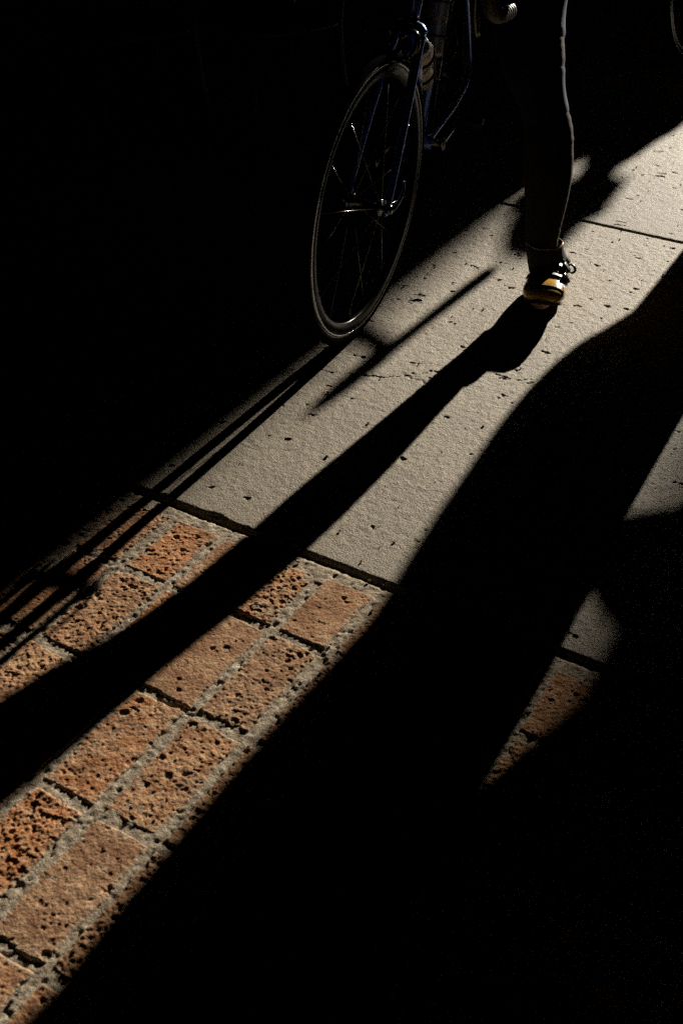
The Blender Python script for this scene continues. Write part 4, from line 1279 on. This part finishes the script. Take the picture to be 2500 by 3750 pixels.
# ---- person standing in profile farther back (casts the head shadow)
def profile_person():
    Y0 = 8.80
    cx = -1.300
    org = np.array([cx, Y0, 0.0])
    root = empty("person", tuple(org))
    tag(root, "bystander standing in profile far behind the bicycles, facing right, casting the head shadow", "person")
    hd = (cx + 0.055, Y0, 1.625)
    fw = (1, 0, 0)
    body = MB()
    for y in (Y0 - 0.09, Y0 + 0.09):
        limb(body, [(cx, y, 0.08, 0.040), (cx, y, 0.14, 0.037), (cx - 0.01, y, 0.32, 0.056), (cx, y, 0.48, 0.053), (cx, y, 0.66, 0.074), (cx, y, 0.86, 0.088)], 28, 16)
        limb(body, [(cx - 0.06, y, 0.045, 0.028), (cx + 0.05, y, 0.045, 0.030), (cx + 0.15, y, 0.032, 0.024)], 8, 12)
    limb(body, [(cx, Y0, 0.86, 0.10, 0.15), (cx, Y0, 0.96, 0.11, 0.16), (cx, Y0, 1.10, 0.10, 0.135), (cx, Y0, 1.28, 0.115, 0.175), (cx, Y0, 1.38, 0.09, 0.16)], 20, 22)
    limb(body, [(cx, Y0, 1.38, 0.062), (cx + 0.012, Y0, 1.48, 0.056), (cx + 0.03, Y0, 1.55, 0.055)], 8, 14)
    head(body, hd, fw)
    for s in (-1, 1):
        limb(body, [(cx, Y0 + s * 0.19, 1.35, 0.048), (cx - 0.02, Y0 + s * 0.21, 1.10, 0.040), (cx + 0.01, Y0 + s * 0.21, 0.87, 0.026)], 16, 14)
        hand(body, (cx + 0.01, Y0 + s * 0.21, 0.87), (0.15, 0, -0.95), (0, -s, 0), -s, 0.5)
    link("body", remesh_joined(body, "body", 0.010, 3, org), M['skin'], root)
    face_parts(root, hd, fw, org)
    hair_cap(hd, fw, 0.016, 0.08).add(*ellipsoid((hd[0] - 0.095, Y0, hd[2] - 0.005), 0.062, 0.060, 0.066)).build("hair", M['hair'], root, org)
    ct = MB()
    limb(ct, [(cx, Y0, 0.84, 0.12, 0.185), (cx, Y0, 0.96, 0.122, 0.18), (cx, Y0, 1.10, 0.118, 0.16), (cx, Y0, 1.28, 0.130, 0.19), (cx, Y0, 1.39, 0.10, 0.17)], 20, 24)
    for s in (-1, 1):
        limb(ct, [(cx, Y0 + s * 0.18, 1.35, 0.060), (cx - 0.02, Y0 + s * 0.20, 1.10, 0.052), (cx + 0.005, Y0 + s * 0.205, 0.93, 0.046)], 16, 16)
    link("jacket", remesh_joined(ct, "jacket", 0.011, 3, org), M['coat'], root)
    bp = MB()
    limb(bp, [(cx - 0.20, Y0, 0.92, 0.10, 0.15), (cx - 0.22, Y0, 1.05, 0.125, 0.16), (cx - 0.21, Y0, 1.30, 0.130, 0.16), (cx - 0.175, Y0, 1.44, 0.105, 0.13), (cx - 0.165, Y0, 1.47, 0.10, 0.12)], 20, 22)
    global PACK
    PACK = (bp, cx, Y0)
    tr = MB()
    for y in (Y0 - 0.09, Y0 + 0.09):
        limb(tr, [(cx, y, 0.10, 0.060), (cx, y, 0.48, 0.068), (cx, y, 0.68, 0.082), (cx, y, 0.86, 0.098)], 20, 18)
    link("trousers", remesh_joined(tr, "trousers", 0.011, 3, org), M['coat'], root)
    for y in (Y0 - 0.09, Y0 + 0.09):
        simple_shoe((cx - 0.10, y, 0), (cx + 0.18, y, 0)).build("shoe", M['leather'], root, org)
profile_person()
_bp, _cx, _y = PACK
pack = empty("backpack", (_cx - 0.2, _y, 0.9))  # unseen, added to fill the shadow behind the bystander's neck and torso
tag(pack, "bulky dark backpack added out of view behind the bystander in profile to widen the cast shadow", "backpack")
_bp.build("main_bag", M['coat'], pack, (_cx - 0.2, _y, 0.9))
MB().add(*bevel_box((_cx - 0.345, _y, 1.10), (0.035, 0, 0), (0, 0.11, 0), (0, 0, 0.11))).build("front_pocket", M['coat'], pack, (_cx - 0.2, _y, 0.9))
for _s in (-1, 1):
    MB().add(*tube(resample([(_cx - 0.11, _y + _s * 0.09, 1.42), (_cx + 0.02, _y + _s * 0.11, 1.42), (_cx + 0.125, _y + _s * 0.11, 1.28), (_cx + 0.03, _y + _s * 0.165, 1.05), (_cx - 0.12, _y + _s * 0.12, 0.98)], 24), [(0.018, 0.005)] * 24, 10)).build("shoulder_strap", M['leather'], pack, (_cx - 0.2, _y, 0.9))

# ------------------------------------------------------------------ chairs in the dark at upper left
def cafe_chair():
    root = empty("metal_chair", (0, 0, 0))
    def part(n, mb, mat): return mb.build(n, mat, root)
    sw, sd_, h = 0.150, 0.36, 0.415
    st = MB()
    pts = []
    for t in np.linspace(0, 2 * np.pi, 32, endpoint=False):
        ca, sa = np.cos(t), np.sin(t)
        pts.append((0.185 * np.sign(ca) * abs(ca) ** 0.45, sd_ / 2 + 0.19 * np.sign(sa) * abs(sa) ** 0.45))
    V, F = [], []
    for z, k in ((h - 0.004, 0.985), (h + 0.004, 1.0), (h + 0.014, 1.0), (h + 0.020, 0.97)):
        V += [(x * k, (y - sd_ / 2) * k + sd_ / 2, z) for x, y in pts]
    for i in range(3):
        for j in range(32):
            q = (j + 1) % 32
            F.append((i * 32 + j, i * 32 + q, i * 32 + 32 + q, i * 32 + 32 + j))
    F.append(tuple(range(32))[::-1]); F.append(tuple(96 + j for j in range(32)))
    part("seat", st.add(V, F), M['chair'])
    for sx in (-1, 1):
        part("leg", MB().add(*tube([(sx * 0.170, 0.0, 0.0), (sx * 0.135, 0.025, h - 0.003)], [0.010, 0.012], 12)), M['chair'])
        part("leg", MB().add(*tube(resample([(sx * 0.170, sd_ + 0.05, 0.0), (sx * 0.145, sd_ - 0.005, h), (sx * 0.150, sd_ + 0.045, h + 0.20), (sx * 0.140, sd_ + 0.09, h + 0.39)], 16), 0.011, 12)), M['chair'])
    part("brace", MB().add(*tube([(-0.152, 0.013, 0.20), (0.152, 0.013, 0.20)], 0.006, 8)), M['chair'])
    part("brace", MB().add(*tube([(-0.158, sd_ + 0.02, 0.20), (0.158, sd_ + 0.02, 0.20)], 0.006, 8)), M['chair'])
    for k in range(2):
        z = h + 0.20 + 0.15 * k
        y = sd_ + 0.045 + 0.036 * k
        part("back_slat", MB().add(*tube(resample([(-0.147, y, z), (0, y + 0.03, z + 0.005), (0.147, y, z)], 12), [(0.022, 0.005)] * 12, 10, ref=(0, 1, 0))), M['chair'])
    return root
ch1 = cafe_chair()
yaw = math.atan2(-0.13, 0.315)
ch1.location = (-2.585, 2.765, 0)
ch1.rotation_euler = (0, 0, yaw)
tag(ch1, "dark blue metal chair in the shade at upper left, the one nearer the left border", "chair", "metal chairs in the shade")
ch2 = copy_tree(ch1)
ch2.location = (-2.255, 3.105, 0)
tag(ch2, "dark blue metal chair in the shade, between the left one and the front wheel", "chair", "metal chairs in the shade")

# ------------------------------------------------------------------ litter on the ground
def leaf(x, y, L, w, ang, mat, label, cat="leaf", name="dry_leaf", curl=0.3):
    o = empty(name, (x, y, 0.001))
    bpy.data.objects.remove(o)
    n = 9
    V, F = [], []
    for i in range(n):
        t = i / (n - 1)
        ww = w * math.sin(math.pi * min(1, t * 0.95 + 0.04)) ** 0.8
        z = 0.0025 + curl * w * (2 * t - 1) ** 2
        xc = (t - 0.5) * L
        for k, s in enumerate((-1, -0.4, 0.4, 1)):
            V.append((xc, s * ww * (1 + 0.25 * math.sin(7 * t + k)), z + curl * 0.8 * w * abs(s)))
    m_ = len(V)
    V += [(a, b, c - 0.0008) for a, b, c in V]
    for i in range(n - 1):
        for j in range(3):
            q = (i * 4 + j, i * 4 + j + 1, i * 4 + 5 + j, i * 4 + 4 + j)
            F.append(q[::-1]); F.append(tuple(k + m_ for k in q))
    ed = [i * 4 for i in range(n)] + [(n - 1) * 4 + k for k in (1, 2, 3)] + [i * 4 + 3 for i in range(n - 2, -1, -1)] + [2, 1]
    for a, b in zip(ed, ed[1:] + ed[:1]): F.append((a, b, b + m_, a + m_))
    me = MB().add(V, F).mesh(name)
    o = link(name, me, mat, None, (x, y, 0.001))
    o.rotation_euler = (0, 0, ang)
    return tag(o, label, cat)
def twig(x, y, L, ang, label, z=0.003, r=0.0011):
    rg = np.random.default_rng(int(abs(x * 1000)))
    p = np.array([(t * L - L / 2, 0.08 * L * math.sin(6 * t) + rg.normal(0, 0.0006), 0.001 + 0.001 * rg.random()) for t in np.linspace(0, 1, 9)])
    mb = MB().add(*tube(p, np.linspace(r * 1.3, r * 0.7, 9), 7))
    mb.add(*tube([p[6], p[6] + np.array([0.10 * L, 0.13 * L, 0.001])], [r * 0.8, r * 0.5], 6))
    o = link("twig", mb.mesh("twig"), M['leaf'], None, (x, y, z))
    o.rotation_euler = (0, 0, ang)
    return tag(o, label, "twig")
gm = MB()
_rg = np.random.default_rng(5)
for _k in range(420):
    gx, gy = _rg.uniform(-1.30, -0.35), _rg.uniform(0.45, 4.4)
    gr = 0.0007 + 0.0022 * _rg.random() ** 3
    V, F = ellipsoid((gx, gy, gr * 0.6 + 0.0006), gr * _rg.uniform(0.8, 1.6), gr, gr * 0.8, 6, 4)
    V = V + _rg.normal(0, gr * 0.18, V.shape)
    gm.add(V, F)
tag(gm.build("grit", M['mortar'], None, smooth=False), kind='stuff')
leaf(-1.205, 2.492, 0.034, 0.008, 0.35, M['leaf'], "crumpled dark dry leaf on sunlit concrete beside the front wheel")
leaf(-0.960, 3.78, 0.034, 0.006, 0.2, M['leaf'], "dark dry leaf sliver on concrete close to the head shadow at upper right")
twig(-0.93, 3.29, 0.035, 0.25, "short forked dark twig on concrete just above the joint at right")
twig(-0.862, 1.232, 0.036, 0.55, "thin dark twig lying on the smooth brick below the slab joint", 0.004)
leaf(-0.916, 0.602, 0.026, 0.007, -0.4, M['pale'], "pale curled seed husk on the brick at the lower left edge", "husk", "seed_husk", 0.5)
